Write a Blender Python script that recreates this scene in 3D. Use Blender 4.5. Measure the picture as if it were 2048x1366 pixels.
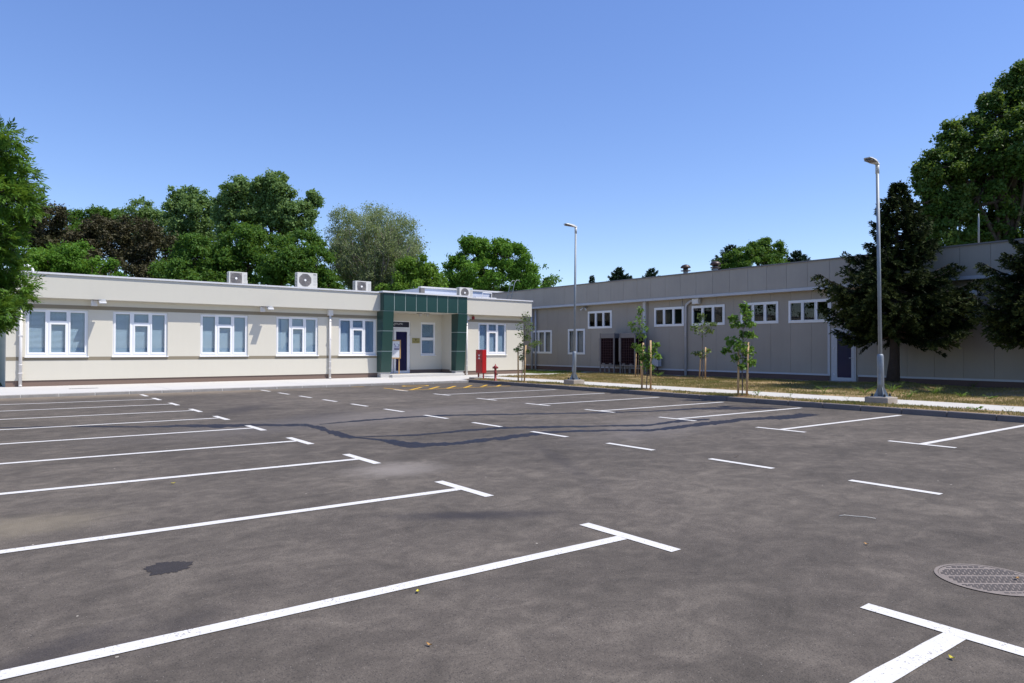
import bpy, math, random
import numpy as np
from mathutils import Vector, Matrix
rnd = random.Random(7)
npr = np.random.default_rng(11)
scene = bpy.context.scene
for o in list(bpy.data.objects): bpy.data.objects.remove(o)
R = math.radians

# ---------------------------------------------------------------- camera
F = 1365.0                       # focal length in photo pixels (photo 2048 wide): 24 mm
YAW = R(51.9); PITCH = math.atan(13.2 / F); ROLL = R(-0.17); EYE = 1.6
fw0 = np.array([math.cos(YAW), math.sin(YAW), 0]); rt = np.array([math.sin(YAW), -math.cos(YAW), 0]); up0 = np.array([0, 0, 1.0])
fwd = math.cos(PITCH) * fw0 + math.sin(PITCH) * up0; upv = math.cos(PITCH) * up0 - math.sin(PITCH) * fw0
CAM = np.array([0, 0, EYE])
cd = bpy.data.cameras.new('camera'); cam = bpy.data.objects.new('camera', cd); scene.collection.objects.link(cam)
cd.sensor_width = 36; cd.lens = F / 2048 * 36; cd.clip_start = 0.05; cd.clip_end = 3000
m = Matrix(((rt[0], upv[0], -fwd[0]), (rt[1], upv[1], -fwd[1]), (rt[2], upv[2], -fwd[2])))
cam.matrix_world = Matrix.Translation((0, 0, EYE)) @ (m @ Matrix.Rotation(-ROLL, 3, 'Z')).to_4x4()
scene.camera = cam

# ---------------------------------------------------------------- sky, sun, exposure
SUN_EL = R(60.5); SA, SB = 0.84, 2.35           # light travels (-SA, +1, -SB)
hx, hy = SA, -1.0; hl = math.hypot(hx, hy)
sun_dir = Vector((hx / hl * math.cos(SUN_EL), hy / hl * math.cos(SUN_EL), math.sin(SUN_EL)))
w = bpy.data.worlds.new('World'); scene.world = w; w.use_nodes = True
nt = w.node_tree; nt.nodes.clear()
sky = nt.nodes.new('ShaderNodeTexSky'); sky.sky_type = 'NISHITA'; sky.sun_disc = False
sky.sun_elevation = SUN_EL; sky.sun_rotation = math.atan2(hx, hy)
sky.altitude = 300; sky.air_density = 1.0; sky.dust_density = 0.1; sky.ozone_density = 4.0
bg = nt.nodes.new('ShaderNodeBackground'); bg.inputs[1].default_value = 0.125
wo = nt.nodes.new('ShaderNodeOutputWorld'); hs = nt.nodes.new('ShaderNodeHueSaturation'); hs.inputs['Hue'].default_value = 0.517; hs.inputs['Saturation'].default_value = 1.26; hs.inputs['Value'].default_value = 1.70; gm = nt.nodes.new('ShaderNodeGamma'); gm.inputs[1].default_value = 0.78; nt.links.new(sky.outputs[0], gm.inputs[0]); nt.links.new(gm.outputs[0], hs.inputs['Color']); nt.links.new(hs.outputs[0], bg.inputs[0]); nt.links.new(bg.outputs[0], wo.inputs[0])
sl = bpy.data.lights.new('sun', 'SUN'); sl.energy = 4.6; sl.angle = R(0.53); sl.color = (1.0, 0.945, 0.85)
so = bpy.data.objects.new('sun', sl); scene.collection.objects.link(so)
so.rotation_euler = sun_dir.to_track_quat('Z', 'Y').to_euler(); so.location = (20, -20, 40)
scene.view_settings.view_transform = 'Standard'; scene.view_settings.look = 'None'
scene.view_settings.exposure = 0.35; scene.view_settings.gamma = 1.0

# ---------------------------------------------------------------- measuring helpers (photo pixel -> place on a known plane)
def ray(px, py):
    x, y = px - 1024, py - 683; c, s = math.cos(-ROLL), math.sin(-ROLL); x, y = c * x - s * y, s * x + c * y
    return fwd * F + rt * x - upv * y
def G(px, py, z=0.0):
    r = ray(px, py); return CAM + r * ((z - EYE) / r[2])
def AT(px, py, d):                 # point at distance d metres along the viewing direction
    return CAM + ray(px, py) * (d / F)

# ---------------------------------------------------------------- material helpers
MATS = {}
def newmat(name):
    m = bpy.data.materials.new(name); m.use_nodes = True; m.node_tree.nodes.clear(); MATS[name] = m; return m, m.node_tree
def N(t, typ, **kw):
    n = t.nodes.new(typ)
    for k, v in kw.items():
        if k.startswith('i_'):
            key = k[2:]; n.inputs[int(key) if key.isdigit() else key.replace('_', ' ')].default_value = v
        else: setattr(n, k, v)
    return n
def L(t, a, b): t.links.new(a, b)
def out(t, sh): o = N(t, 'ShaderNodeOutputMaterial'); L(t, sh, o.inputs[0])
def c4(c): return (c[0], c[1], c[2], 1)
def ramp(t, src, stops):
    r = N(t, 'ShaderNodeValToRGB'); e = r.color_ramp.elements
    e[0].position, e[0].color = stops[0][0], c4(stops[0][1]); e[1].position, e[1].color = stops[-1][0], c4(stops[-1][1])
    for p, c in stops[1:-1]: x = e.new(p); x.color = c4(c)
    L(t, src, r.inputs[0]); return r.outputs[0]
def mixc(t, fac, a, b, mode='MIX'):
    n = N(t, 'ShaderNodeMix', data_type='RGBA', blend_type=mode)
    for s, v in ((0, fac), (6, a), (7, b)):
        if hasattr(v, 'links') or hasattr(v, 'is_output'): L(t, v, n.inputs[s])
        elif s == 0: n.inputs[0].default_value = v
        else: n.inputs[s].default_value = c4(v)
    return n.outputs[2]
def math_(t, op, a, b=None):
    n = N(t, 'ShaderNodeMath', operation=op)
    for i, v in enumerate((a, b)):
        if v is None: continue
        if hasattr(v, 'is_output'): L(t, v, n.inputs[i])
        else: n.inputs[i].default_value = v
    return n.outputs[0]
def noise(t, co, scale, det=4, rough=0.55, dist=0.0):
    n = N(t, 'ShaderNodeTexNoise'); n.inputs['Scale'].default_value = scale; n.inputs['Detail'].default_value = det
    n.inputs['Roughness'].default_value = rough; n.inputs['Distortion'].default_value = dist; L(t, co, n.inputs['Vector']); return n.outputs[0]
def world_co(t, scale=(1, 1, 1)):
    g = N(t, 'ShaderNodeNewGeometry'); mp = N(t, 'ShaderNodeMapping'); mp.inputs['Scale'].default_value = scale
    L(t, g.outputs['Position'], mp.inputs['Vector']); return mp.outputs[0]
def bump(t, h, strength, dist=0.02):
    b = N(t, 'ShaderNodeBump'); b.inputs['Strength'].default_value = strength; b.inputs['Distance'].default_value = dist
    L(t, h, b.inputs['Height']); return b.outputs[0]
def principled(t, col, rough=0.6, metal=0.0, spec=0.5, normal=None):
    p = N(t, 'ShaderNodeBsdfPrincipled')
    if hasattr(col, 'is_output'): L(t, col, p.inputs['Base Color'])
    else: p.inputs['Base Color'].default_value = c4(col)
    if hasattr(rough, 'is_output'): L(t, rough, p.inputs['Roughness'])
    else: p.inputs['Roughness'].default_value = rough
    p.inputs['Metallic'].default_value = metal; p.inputs['Specular IOR Level'].default_value = spec
    if normal is not None: L(t, normal, p.inputs['Normal'])
    return p.outputs[0]
def simple(name, col, rough=0.5, metal=0.0, var=0.08, scale=3.0, bmp=0.0, bscale=60, spec=0.5):
    m, t = newmat(name); co = world_co(t)
    n1 = noise(t, co, scale, 5); n2 = noise(t, co, scale * 9, 3)
    f = math_(t, 'ADD', math_(t, 'MULTIPLY', n1, 0.7), math_(t, 'MULTIPLY', n2, 0.3))
    c = ramp(t, f, [(0.25, tuple(x * (1 - var) for x in col)), (0.75, tuple(min(1, x * (1 + var)) for x in col))])
    nb = bump(t, noise(t, co, bscale, 3), bmp) if bmp else None
    out(t, principled(t, c, rough, metal, spec, nb)); return m
def plaster(name, col, var=0.022):
    m, t = newmat(name); co = world_co(t)
    big = noise(t, world_co(t, (0.5, 0.5, 0.9)), 1.1, 5, 0.6); strk = noise(t, world_co(t, (3.0, 3.0, 0.25)), 2.0, 4)
    f = math_(t, 'ADD', math_(t, 'MULTIPLY', big, 0.6), math_(t, 'MULTIPLY', strk, 0.4))
    c = ramp(t, f, [(0.3, tuple(x * (1 - var) for x in col)), (0.7, tuple(x * (1 + var * 0.6) for x in col))])
    out(t, principled(t, c, 0.9, 0, 0.25, bump(t, noise(t, co, 140, 3), 0.25, 0.004))); return m
def glass(name, tint, ior=1.5, rough=0.0):
    m, t = newmat(name); fr = N(t, 'ShaderNodeFresnel'); gg = N(t, 'ShaderNodeNewGeometry'); L(t, math_(t, 'POWER', ior, math_(t, 'SUBTRACT', 1.0, math_(t, 'MULTIPLY', gg.outputs['Backfacing'], 2.0))), fr.inputs[0])   # both faces of a pane reflect alike
    tr = N(t, 'ShaderNodeBsdfTransparent'); tr.inputs[0].default_value = c4(tint)
    gl = N(t, 'ShaderNodeBsdfGlossy'); gl.inputs['Roughness'].default_value = rough
    mx = N(t, 'ShaderNodeMixShader'); L(t, fr.outputs[0], mx.inputs[0]); L(t, tr.outputs[0], mx.inputs[1]); L(t, gl.outputs[0], mx.inputs[2])
    out(t, mx.outputs[0]); return m
def leafmat(name, dark, mid, lite, transl=0.35, rough=0.5, spec=0.2):
    m, t = newmat(name); a = N(t, 'ShaderNodeAttribute', attribute_name='tone')
    c = ramp(t, a.outputs['Fac'], [(0.0, dark), (0.5, mid), (1.0, lite)])
    p = principled(t, c, rough, 0, spec)
    tc = mixc(t, 0.45, c, (0.22, 0.32, 0.03), 'MIX') if transl > 0.2 else c
    tl = N(t, 'ShaderNodeBsdfTranslucent'); L(t, tc, tl.inputs[0])
    mx = N(t, 'ShaderNodeMixShader'); mx.inputs[0].default_value = transl; L(t, p, mx.inputs[1]); L(t, tl.outputs[0], mx.inputs[2])
    out(t, mx.outputs[0]); return m

# ---------------------------------------------------------------- mesh and object helpers
COL = scene.collection
def obj(name, me, mat=None, parent=None, loc=(0, 0, 0), rotz=0.0):
    o = bpy.data.objects.new(name, me); COL.objects.link(o); o.location = loc
    if rotz: o.rotation_euler = (0, 0, rotz)
    if parent is not None: o.parent = parent
    if mat is not None and me is not None and len(me.materials) == 0: me.materials.append(mat)
    return o
def wloc(p):
    v = Vector((0, 0, 0))
    while p is not None: v += p.location; p = p.parent
    return v
def tag(o, label=None, cat=None, group=None, kind=None):
    if label: o['label'] = label
    if cat: o['category'] = cat
    if group: o['group'] = group
    if kind: o['kind'] = kind
    return o
def thing(name, label, cat, loc=(0, 0, 0), rotz=0.0, group=None):
    o = obj(name, None, None, None, loc, rotz); o.empty_display_size = 0.2
    return tag(o, label, cat, group)

class MB:
    def __init__(s): s.v = []; s.f = []; s.sm = []
    def face(s, pts, smooth=False):
        i = len(s.v); s.v += [tuple(p) for p in pts]; s.f.append(tuple(range(i, i + len(pts)))); s.sm.append(smooth)
    def box(s, x0, y0, z0, x1, y1, z1):
        if x0 > x1: x0, x1 = x1, x0
        if y0 > y1: y0, y1 = y1, y0
        if z0 > z1: z0, z1 = z1, z0
        i = len(s.v)
        s.v += [(x0, y0, z0), (x1, y0, z0), (x1, y1, z0), (x0, y1, z0), (x0, y0, z1), (x1, y0, z1), (x1, y1, z1), (x0, y1, z1)]
        for q in ((0, 3, 2, 1), (4, 5, 6, 7), (0, 1, 5, 4), (1, 2, 6, 5), (2, 3, 7, 6), (3, 0, 4, 7)):
            s.f.append(tuple(i + k for k in q)); s.sm.append(False)
        return s
    def tube(s, pts, rad, n=8, caps=True, smooth=True):
        pts = [Vector(p) for p in pts]; k = len(pts)
        if not hasattr(rad, '__len__'): rad = [rad] * k
        base = len(s.v); prev = None
        for i, p in enumerate(pts):
            d = (pts[min(i + 1, k - 1)] - pts[max(i - 1, 0)])
            d = d.normalized() if d.length > 1e-9 else Vector((0, 0, 1))
            ref = prev if prev is not None else (Vector((1, 0, 0)) if abs(d.x) < 0.9 else Vector((0, 1, 0)))
            a = (ref - d * ref.dot(d))
            a = a.normalized() if a.length > 1e-6 else d.orthogonal().normalized()
            prev = a; b = d.cross(a)
            for j in range(n):
                t = 2 * math.pi * j / n; s.v.append(tuple(p + (a * math.cos(t) + b * math.sin(t)) * rad[i]))
        for i in range(k - 1):
            for j in range(n):
                j2 = (j + 1) % n; s.f.append((base + i * n + j, base + i * n + j2, base + (i + 1) * n + j2, base + (i + 1) * n + j)); s.sm.append(smooth)
        if caps:
            s.f.append(tuple(base + j for j in reversed(range(n)))); s.sm.append(False)
            s.f.append(tuple(base + (k - 1) * n + j for j in range(n))); s.sm.append(False)
        return s
    def cyl(s, p0, p1, r0, r1=None, n=12): return s.tube([p0, p1], [r0, r0 if r1 is None else r1], n)
    def lathe(s, prof, c=(0, 0, 0), n=16):          # (radius, z) profile about a vertical axis
        return s.tube([(c[0], c[1], c[2] + z) for r, z in prof], [max(r, 1e-4) for r, z in prof], n)
    def prism(s, poly, z0, z1):
        i = len(s.v); n = len(poly)
        s.v += [(p[0], p[1], z0) for p in poly] + [(p[0], p[1], z1) for p in poly]
        s.f.append(tuple(i + k for k in reversed(range(n)))); s.f.append(tuple(i + n + k for k in range(n))); s.sm += [False] * 2
        for k in range(n):
            k2 = (k + 1) % n; s.f.append((i + k, i + k2, i + n + k2, i + n + k)); s.sm.append(False)
        return s
    def panel(s, axis, a0, a1, z0, z1, holes, d0, d1):
        """slab in the plane of axis ('x': runs along x, thick in y) from depth d0 (front) to d1 with rectangular holes (a0,a1,z0,z1)"""
        xs = sorted({a0, a1} | {min(max(h[i], a0), a1) for h in holes for i in (0, 1)}); zs = sorted({z0, z1} | {min(max(h[i], z0), z1) for h in holes for i in (2, 3)})
        P = (lambda a, d, z: (a, d, z)) if axis == 'x' else (lambda a, d, z: (d, a, z))
        solid = lambda i, j: 0 <= i < len(xs) - 1 and 0 <= j < len(zs) - 1 and not any(h[0] - 1e-6 <= xs[i] and xs[i + 1] <= h[1] + 1e-6 and h[2] - 1e-6 <= zs[j] and zs[j + 1] <= h[3] + 1e-6 for h in holes)
        for i in range(len(xs) - 1):
            for j in range(len(zs) - 1):
                if not solid(i, j): continue
                A, B, Cc, D = xs[i], xs[i + 1], zs[j], zs[j + 1]
                for d in (d0, d1): s.face([P(A, d, Cc), P(B, d, Cc), P(B, d, D), P(A, d, D)])
                if not solid(i - 1, j): s.face([P(A, d0, Cc), P(A, d1, Cc), P(A, d1, D), P(A, d0, D)])
                if not solid(i + 1, j): s.face([P(B, d0, Cc), P(B, d1, Cc), P(B, d1, D), P(B, d0, D)])
                if not solid(i, j - 1): s.face([P(A, d0, Cc), P(A, d1, Cc), P(B, d1, Cc), P(B, d0, Cc)])
                if not solid(i, j + 1): s.face([P(A, d0, D), P(A, d1, D), P(B, d1, D), P(B, d0, D)])
        return s
    def mesh(s, name, mat=None, off=(0, 0, 0)):
        me = bpy.data.meshes.new(name)
        me.from_pydata([(v[0] - off[0], v[1] - off[1], v[2] - off[2]) for v in s.v] if any(off) else s.v, [], s.f)
        me.polygons.foreach_set('use_smooth', s.sm); me.validate(); me.update()
        if mat: me.materials.append(mat)
        return me
    def build(s, name, mat, parent=None, world=False):
        """world=True: vertices are in world coordinates, the parent's place is taken off"""
        return obj(name, s.mesh(name, mat, wloc(parent) if (world and parent is not None) else (0, 0, 0)), None, parent)

def bevel(o, wd=0.01, seg=2):
    md = o.modifiers.new('edge', 'BEVEL'); md.width = wd; md.segments = seg; md.limit_method = 'ANGLE'; md.angle_limit = R(40); return o

def quadmesh(name, V, tone, mat):
    """V: (n,4,3) leaf quads; tone: n values used for colour variation"""
    n = len(V); me = bpy.data.meshes.new(name)
    me.vertices.add(n * 4); me.vertices.foreach_set('co', np.ascontiguousarray(V, dtype=np.float32).ravel())
    me.loops.add(n * 4); me.loops.foreach_set('vertex_index', np.arange(n * 4, dtype=np.int32))
    me.polygons.add(n); me.polygons.foreach_set('loop_start', np.arange(0, n * 4, 4, dtype=np.int32))
    me.polygons.foreach_set('use_smooth', np.zeros(n, dtype=bool))
    at = me.attributes.new('tone', 'FLOAT', 'POINT'); at.data.foreach_set('value', np.repeat(np.clip(tone, 0, 1), 4).astype(np.float32))
    me.update(); me.materials.append(mat); return me
def unit(a): return a / np.maximum(np.linalg.norm(a, axis=-1, keepdims=True), 1e-9)
def leafquads(C, D, Nn, ln, wd, fold=0.15):
    """diamond leaves: centres C, pointing D, normals about Nn, lengths ln, widths wd"""
    D = unit(D); S = unit(np.cross(D, Nn)); Nn = np.cross(S, D); ln = ln[:, None]; wd = wd[:, None]
    return np.stack([C - D * ln * 0.5, C + S * wd * 0.5 + Nn * wd * fold, C + D * ln * 0.5, C - S * wd * 0.5 + Nn * wd * fold], 1)

# ---------------------------------------------------------------- materials
def asphalt():
    m, t = newmat('asphalt'); co = world_co(t)
    big = noise(t, co, 0.16, 5, 0.6); mid = noise(t, world_co(t, (0.55, 1.0, 1)), 1.1, 6, 0.65, 0.6); sm = noise(t, co, 7.0, 5, 0.6); fine = math_(t, 'ADD', math_(t, 'MULTIPLY', noise(t, co, 150, 2, 0.7), 0.5), math_(t, 'MULTIPLY', noise(t, co, 48, 3, 0.75), 0.5))
    m2 = noise(t, world_co(t, (0.8, 1.0, 1)), 2.9, 5, 0.7, 0.8)
    f = math_(t, 'ADD', math_(t, 'ADD', math_(t, 'MULTIPLY', big, 0.26), math_(t, 'MULTIPLY', mid, 0.20)), math_(t, 'ADD', math_(t, 'ADD', math_(t, 'MULTIPLY', m2, 0.28), math_(t, 'MULTIPLY', sm, 0.12)), math_(t, 'MULTIPLY', fine, 0.34)))
    c = ramp(t, f, [(0.48, (0.047, 0.0405, 0.034)), (0.60, (0.094, 0.080, 0.067)), (0.72, (0.172, 0.147, 0.121))])
    vo = N(t, 'ShaderNodeTexVoronoi'); vo.inputs['Scale'].default_value = 95; L(t, co, vo.inputs['Vector'])
    sp = math_(t, 'MULTIPLY', math_(t, 'LESS_THAN', vo.outputs['Distance'], 0.22), math_(t, 'GREATER_THAN', N2 := noise(t, co, 23, 2), 0.56))
    sep = N(t, 'ShaderNodeSeparateColor'); L(t, vo.outputs['Color'], sep.inputs[0])
    lightp = math_(t, 'MULTIPLY', sp, math_(t, 'GREATER_THAN', sep.outputs[0], 0.80)); darkp = math_(t, 'MULTIPLY', math_(t, 'LESS_THAN', vo.outputs['Distance'], 0.42), math_(t, 'LESS_THAN', sep.outputs[1], 0.22))
    c = mixc(t, math_(t, 'MULTIPLY', lightp, 0.75), c, (0.34, 0.31, 0.28)); c = mixc(t, math_(t, 'MULTIPLY', darkp, 0.55), c, (0.025, 0.023, 0.024))
    v2 = N(t, 'ShaderNodeTexVoronoi'); v2.inputs['Scale'].default_value = 2.3; L(t, co, v2.inputs['Vector'])      # scattered pale grit
    c = mixc(t, math_(t, 'LESS_THAN', v2.outputs['Distance'], 0.022), c, (0.42, 0.38, 0.32))
    # blotches of dirt and dust that lie where they lie: (x, y, rx, ry, angle, colour, strength)
    wob = noise(t, co, 1.7, 5, 0.7); wob2 = noise(t, co, 9, 3, 0.7)
    def blotch(c, x, y, rx, ry, ang, col, k, edge=0.35):
        g = N(t, 'ShaderNodeNewGeometry'); mp = N(t, 'ShaderNodeMapping', vector_type='TEXTURE'); mp.inputs['Location'].default_value = (x, y, 0)
        mp.inputs['Rotation'].default_value = (0, 0, ang); mp.inputs['Scale'].default_value = (rx, ry, 1000); L(t, g.outputs['Position'], mp.inputs['Vector'])
        ln = N(t, 'ShaderNodeVectorMath', operation='LENGTH'); L(t, mp.outputs[0], ln.inputs[0])
        d = math_(t, 'ADD', ln.outputs['Value'], math_(t, 'ADD', math_(t, 'MULTIPLY', math_(t, 'SUBTRACT', wob, 0.5), 1.6), math_(t, 'MULTIPLY', math_(t, 'SUBTRACT', wob2, 0.5), 0.8)))
        mr = N(t, 'ShaderNodeMapRange', interpolation_type='SMOOTHSTEP'); mr.inputs['From Min'].default_value = 1.0 + edge; mr.inputs['From Max'].default_value = 1.0 - edge
        mr.inputs['To Max'].default_value = k; L(t, d, mr.inputs['Value']); return mixc(t, mr.outputs[0], c, col)
    B = lambda px, py, rx, ry, ang, col, k, e=0.5: blotch(c, *G(px, py)[:2], rx, ry, ang, col, k, e)
    dk = (0.030, 0.027, 0.030)
    c = B(935, 1031, 0.62, 0.15, R(-32), dk, 0.8, 0.8); c = B(60, 1325, 0.45, 0.12, R(25), dk, 0.6, 0.8); c = B(795, 940, 0.50, 0.42, 0, (0.28, 0.25, 0.225), 0.55, 0.9)
    c = B(480, 823, 1.5, 0.35, R(50), dk, 0.55, 0.8); c = B(600, 845, 2.2, 0.6, R(45), dk, 0.5, 0.9); c = B(1130, 925, 1.6, 0.12, R(62), dk, 0.35, 0.9)
    c = B(20, 1060, 0.6, 0.35, 0, (0.20, 0.17, 0.12), 0.55, 0.9); c = B(1330, 845, 2.5, 0.8, R(20), (0.16, 0.145, 0.14), 0.45, 0.9); c = B(760, 835, 4, 1.0, R(10), (0.15, 0.135, 0.128), 0.5, 0.9)
    c = B(300, 780, 4.5, 0.25, 0, (0.055, 0.045, 0.04), 0.4, 0.8); c = B(270, 1290, 0.5, 0.13, R(20), dk, 0.35, 0.9)
    sx = N(t, 'ShaderNodeSeparateXYZ'); L(t, co, sx.inputs[0])
    mr = N(t, 'ShaderNodeMapRange'); mr.inputs['From Min'].default_value = 24.4; mr.inputs['From Max'].default_value = 26.0; mr.inputs['To Max'].default_value = 0.85; L(t, sx.outputs[1], mr.inputs['Value'])
    mr2 = N(t, 'ShaderNodeMapRange'); mr2.inputs['From Min'].default_value = 11.0; mr2.inputs['From Max'].default_value = 7.0; L(t, sx.outputs[0], mr2.inputs['Value'])
    c = mixc(t, math_(t, 'MULTIPLY', math_(t, 'MULTIPLY', mr.outputs[0], mr2.outputs[0]), math_(t, 'MULTIPLY', wob, 1.5)), c, (0.25, 0.20, 0.145))
    h = math_(t, 'ADD', math_(t, 'MULTIPLY', vo.outputs['Distance'], 0.7), fine)
    out(t, principled(t, c, 0.88, 0, 0.25, bump(t, h, 0.55, 0.006))); return m
ASPHALT = asphalt()
def paintmat(name, col, wear):
    m, t = newmat(name); co = world_co(t)
    n1 = noise(t, co, 60, 5, 0.75); n2 = noise(t, co, 3.0, 5, 0.7)
    c = ramp(t, n2, [(0.3, tuple(x * 0.86 for x in col)), (0.7, col)])
    k = math_(t, 'GREATER_THAN', math_(t, 'ADD', n1, math_(t, 'MULTIPLY', n2, 0.35)), wear)
    c = mixc(t, math_(t, 'MULTIPLY', k, 0.75), c, (0.10, 0.09, 0.088))
    out(t, principled(t, c, 0.6, 0, 0.3, bump(t, noise(t, co, 130, 3), 0.4, 0.004))); return m
PAINT = paintmat('white_road_paint', (0.64, 0.625, 0.60), 0.79); YELLOW = paintmat('yellow_road_paint', (0.62, 0.36, 0.03), 0.86)
def concrete(name, col, var=0.12, sc=1.2, bm=0.25):
    m, t = newmat(name); co = world_co(t)
    f = math_(t, 'ADD', math_(t, 'MULTIPLY', noise(t, co, sc, 6, 0.65), 0.6), math_(t, 'MULTIPLY', noise(t, co, sc * 22, 4, 0.6), 0.4))
    c = ramp(t, f, [(0.32, tuple(x * (1 - var) for x in col)), (0.68, tuple(x * (1 + var * 0.5) for x in col))])
    d = noise(t, co, 5.5, 6, 0.75); k = N(t, 'ShaderNodeMapRange'); k.inputs['From Min'].default_value = 0.60; k.inputs['From Max'].default_value = 0.75; k.inputs['To Max'].default_value = 0.4; L(t, d, k.inputs['Value'])
    c = mixc(t, k.outputs[0], c, tuple(x * 0.55 for x in col))
    out(t, principled(t, c, 0.9, 0, 0.25, bump(t, noise(t, co, 90, 4), bm, 0.006))); return m
M_WALK = concrete('pale_pavement_concrete', (0.50, 0.485, 0.46), 0.07, 0.7); M_KERB = concrete('kerb_concrete', (0.30, 0.285, 0.27), 0.3, 2.6, 0.4); M_KERBD = concrete('dark_kerb_concrete', (0.17, 0.15, 0.147), 0.2, 2.0, 0.4)
M_PATH = concrete('path_concrete', (0.48, 0.465, 0.43), 0.12, 1.6); M_BASE = concrete('lamp_base_concrete', (0.36, 0.31, 0.26), 0.15, 4)
def wetmat():
    m, t = newmat('wet_asphalt'); co = world_co(t)
    n2 = noise(t, co, 2.2, 5, 0.7); fine = noise(t, co, 130, 3, 0.7)
    c = ramp(t, n2, [(0.3, (0.016, 0.016, 0.022)), (0.75, (0.028, 0.028, 0.037))]); r = ramp(t, n2, [(0.35, (0.48,) * 3), (0.65, (0.75,) * 3)])
    out(t, principled(t, c, r, 0, 0.16, bump(t, fine, 0.3, 0.005))); return m
M_WET = wetmat(); M_OIL = simple('dark_damp_asphalt', (0.026, 0.021, 0.020), 0.8, 0, 0.3, 6, 0.4, 130)
M_WALLA = plaster('cream_render', (0.61, 0.575, 0.49)); M_WALLF = plaster('fascia_render', (0.57, 0.545, 0.475)); M_BAND = plaster('taupe_band', (0.25, 0.215, 0.155)); M_PLINTH = plaster('brown_plinth', (0.19, 0.135, 0.11))
M_WPVC = simple('white_pvc', (0.80, 0.80, 0.81), 0.35, 0, 0.02); M_PIPE = simple('white_downpipe', (0.68, 0.66, 0.64), 0.4, 0, 0.05)
M_CAP = simple('roof_cap_metal', (0.62, 0.62, 0.64), 0.45, 0.0, 0.05); M_GREEN = simple('dark_green_panel', (0.016, 0.050, 0.043), 0.28, 0, 0.12, 0.8, 0.0); M_TRIM = simple('pale_joint_trim', (0.42, 0.47, 0.44), 0.5)
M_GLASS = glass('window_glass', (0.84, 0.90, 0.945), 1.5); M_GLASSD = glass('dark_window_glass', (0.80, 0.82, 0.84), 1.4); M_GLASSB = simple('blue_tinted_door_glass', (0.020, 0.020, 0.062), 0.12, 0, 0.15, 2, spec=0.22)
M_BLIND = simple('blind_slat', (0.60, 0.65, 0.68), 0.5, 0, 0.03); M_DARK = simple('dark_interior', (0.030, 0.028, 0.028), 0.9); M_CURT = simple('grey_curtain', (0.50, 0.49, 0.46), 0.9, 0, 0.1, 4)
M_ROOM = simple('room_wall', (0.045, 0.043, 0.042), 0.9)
def panelmat(name, col, axis_scale):
    m, t = newmat(name); co = world_co(t); wv = N(t, 'ShaderNodeTexWave', wave_type='BANDS', bands_direction='Y', wave_profile='SIN'); wv.inputs['Scale'].default_value = 6.5
    L(t, co, wv.inputs['Vector']); f = math_(t, 'ADD', math_(t, 'MULTIPLY', noise(t, co, 0.8, 5, 0.6), 0.8), math_(t, 'MULTIPLY', noise(t, world_co(t, (2, 2, 0.15)), 3, 4), 0.3))
    oi = N(t, 'ShaderNodeObjectInfo'); f = math_(t, 'ADD', f, math_(t, 'MULTIPLY', math_(t, 'SUBTRACT', oi.outputs['Random'], 0.5), 0.16))
    c = ramp(t, f, [(0.35, tuple(x * 0.93 for x in col)), (0.75, tuple(x * 1.06 for x in col))])
    out(t, principled(t, c, 0.5, 0, 0.35, bump(t, wv.outputs['Fac'], 0.25, 0.004))); return m
M_PANEL = panelmat('warm_grey_metal_panel', (0.335, 0.295, 0.25), 1); M_PANELF = panelmat('grey_fascia_panel', (0.35, 0.315, 0.275), 1); M_JOINT = simple('panel_joint', (0.25, 0.225, 0.195), 0.7); M_FLASH = simple('pale_grey_flashing', (0.47, 0.475, 0.50), 0.45)
M_BPLINTH = plaster('dark_brown_plinth', (0.13, 0.085, 0.075)); M_WING = simple('pale_blue_cladding', (0.56, 0.60, 0.72), 0.5)
M_GALV = simple('galvanised_steel', (0.25, 0.28, 0.31), 0.55, 0.25, 0.12, 9); M_LAMPHEAD = simple('lamp_head_grey', (0.55, 0.55, 0.54), 0.45); M_BLACK = simple('black_rubber', (0.015, 0.015, 0.016), 0.5)
M_AC = simple('ac_casing', (0.58, 0.57, 0.545), 0.45, 0, 0.04); M_ACG = simple('ac_grille', (0.20, 0.185, 0.18), 0.5); M_ACBLUE = simple('ac_mark_blue', (0.15, 0.42, 0.62), 0.5); M_MARK = simple('grey_mark', (0.16, 0.16, 0.17), 0.5)
M_HPMETAL = simple('heat_pump_frame', (0.17, 0.16, 0.16), 0.5); M_COIL = simple('heat_pump_coil', (0.014, 0.006, 0.008), 0.8, 0, 0.2, 8, spec=0.05); M_HPGRID = simple('heat_pump_wire', (0.12, 0.075, 0.078), 0.8, spec=0.1)
M_RED = simple('fire_red_paint', (0.40, 0.014, 0.016), 0.3, 0, 0.08); M_DKRED = simple('hydrant_red', (0.24, 0.026, 0.026), 0.5, 0, 0.2, 12); M_WHITE = simple('white_sticker', (0.78, 0.78, 0.76), 0.5)
M_WOOD = simple('pine_wood', (0.52, 0.32, 0.13), 0.6, 0, 0.15, 12); M_STAKE = simple('stake_wood', (0.50, 0.33, 0.17), 0.75, 0, 0.2, 9, 0.3); M_PAPER = simple('white_poster', (0.78, 0.79, 0.82), 0.5, 0, 0.02)
M_PRINT1 = simple('poster_print_violet', (0.20, 0.18, 0.36), 0.6, 0, 0.5, 30); M_PRINT2 = simple('poster_print_grey', (0.22, 0.20, 0.27), 0.6, 0, 0.4, 25); M_PRINT3 = simple('poster_print_pale', (0.55, 0.53, 0.68), 0.6, 0, 0.1, 25)
M_SIGN = simple('dark_sign', (0.018, 0.016, 0.028), 0.35); M_BRASS = simple('brass_plaque', (0.36, 0.31, 0.12), 0.4, 0.4); M_BRASSD = simple('brass_engraving', (0.14, 0.11, 0.03), 0.5)
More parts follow.
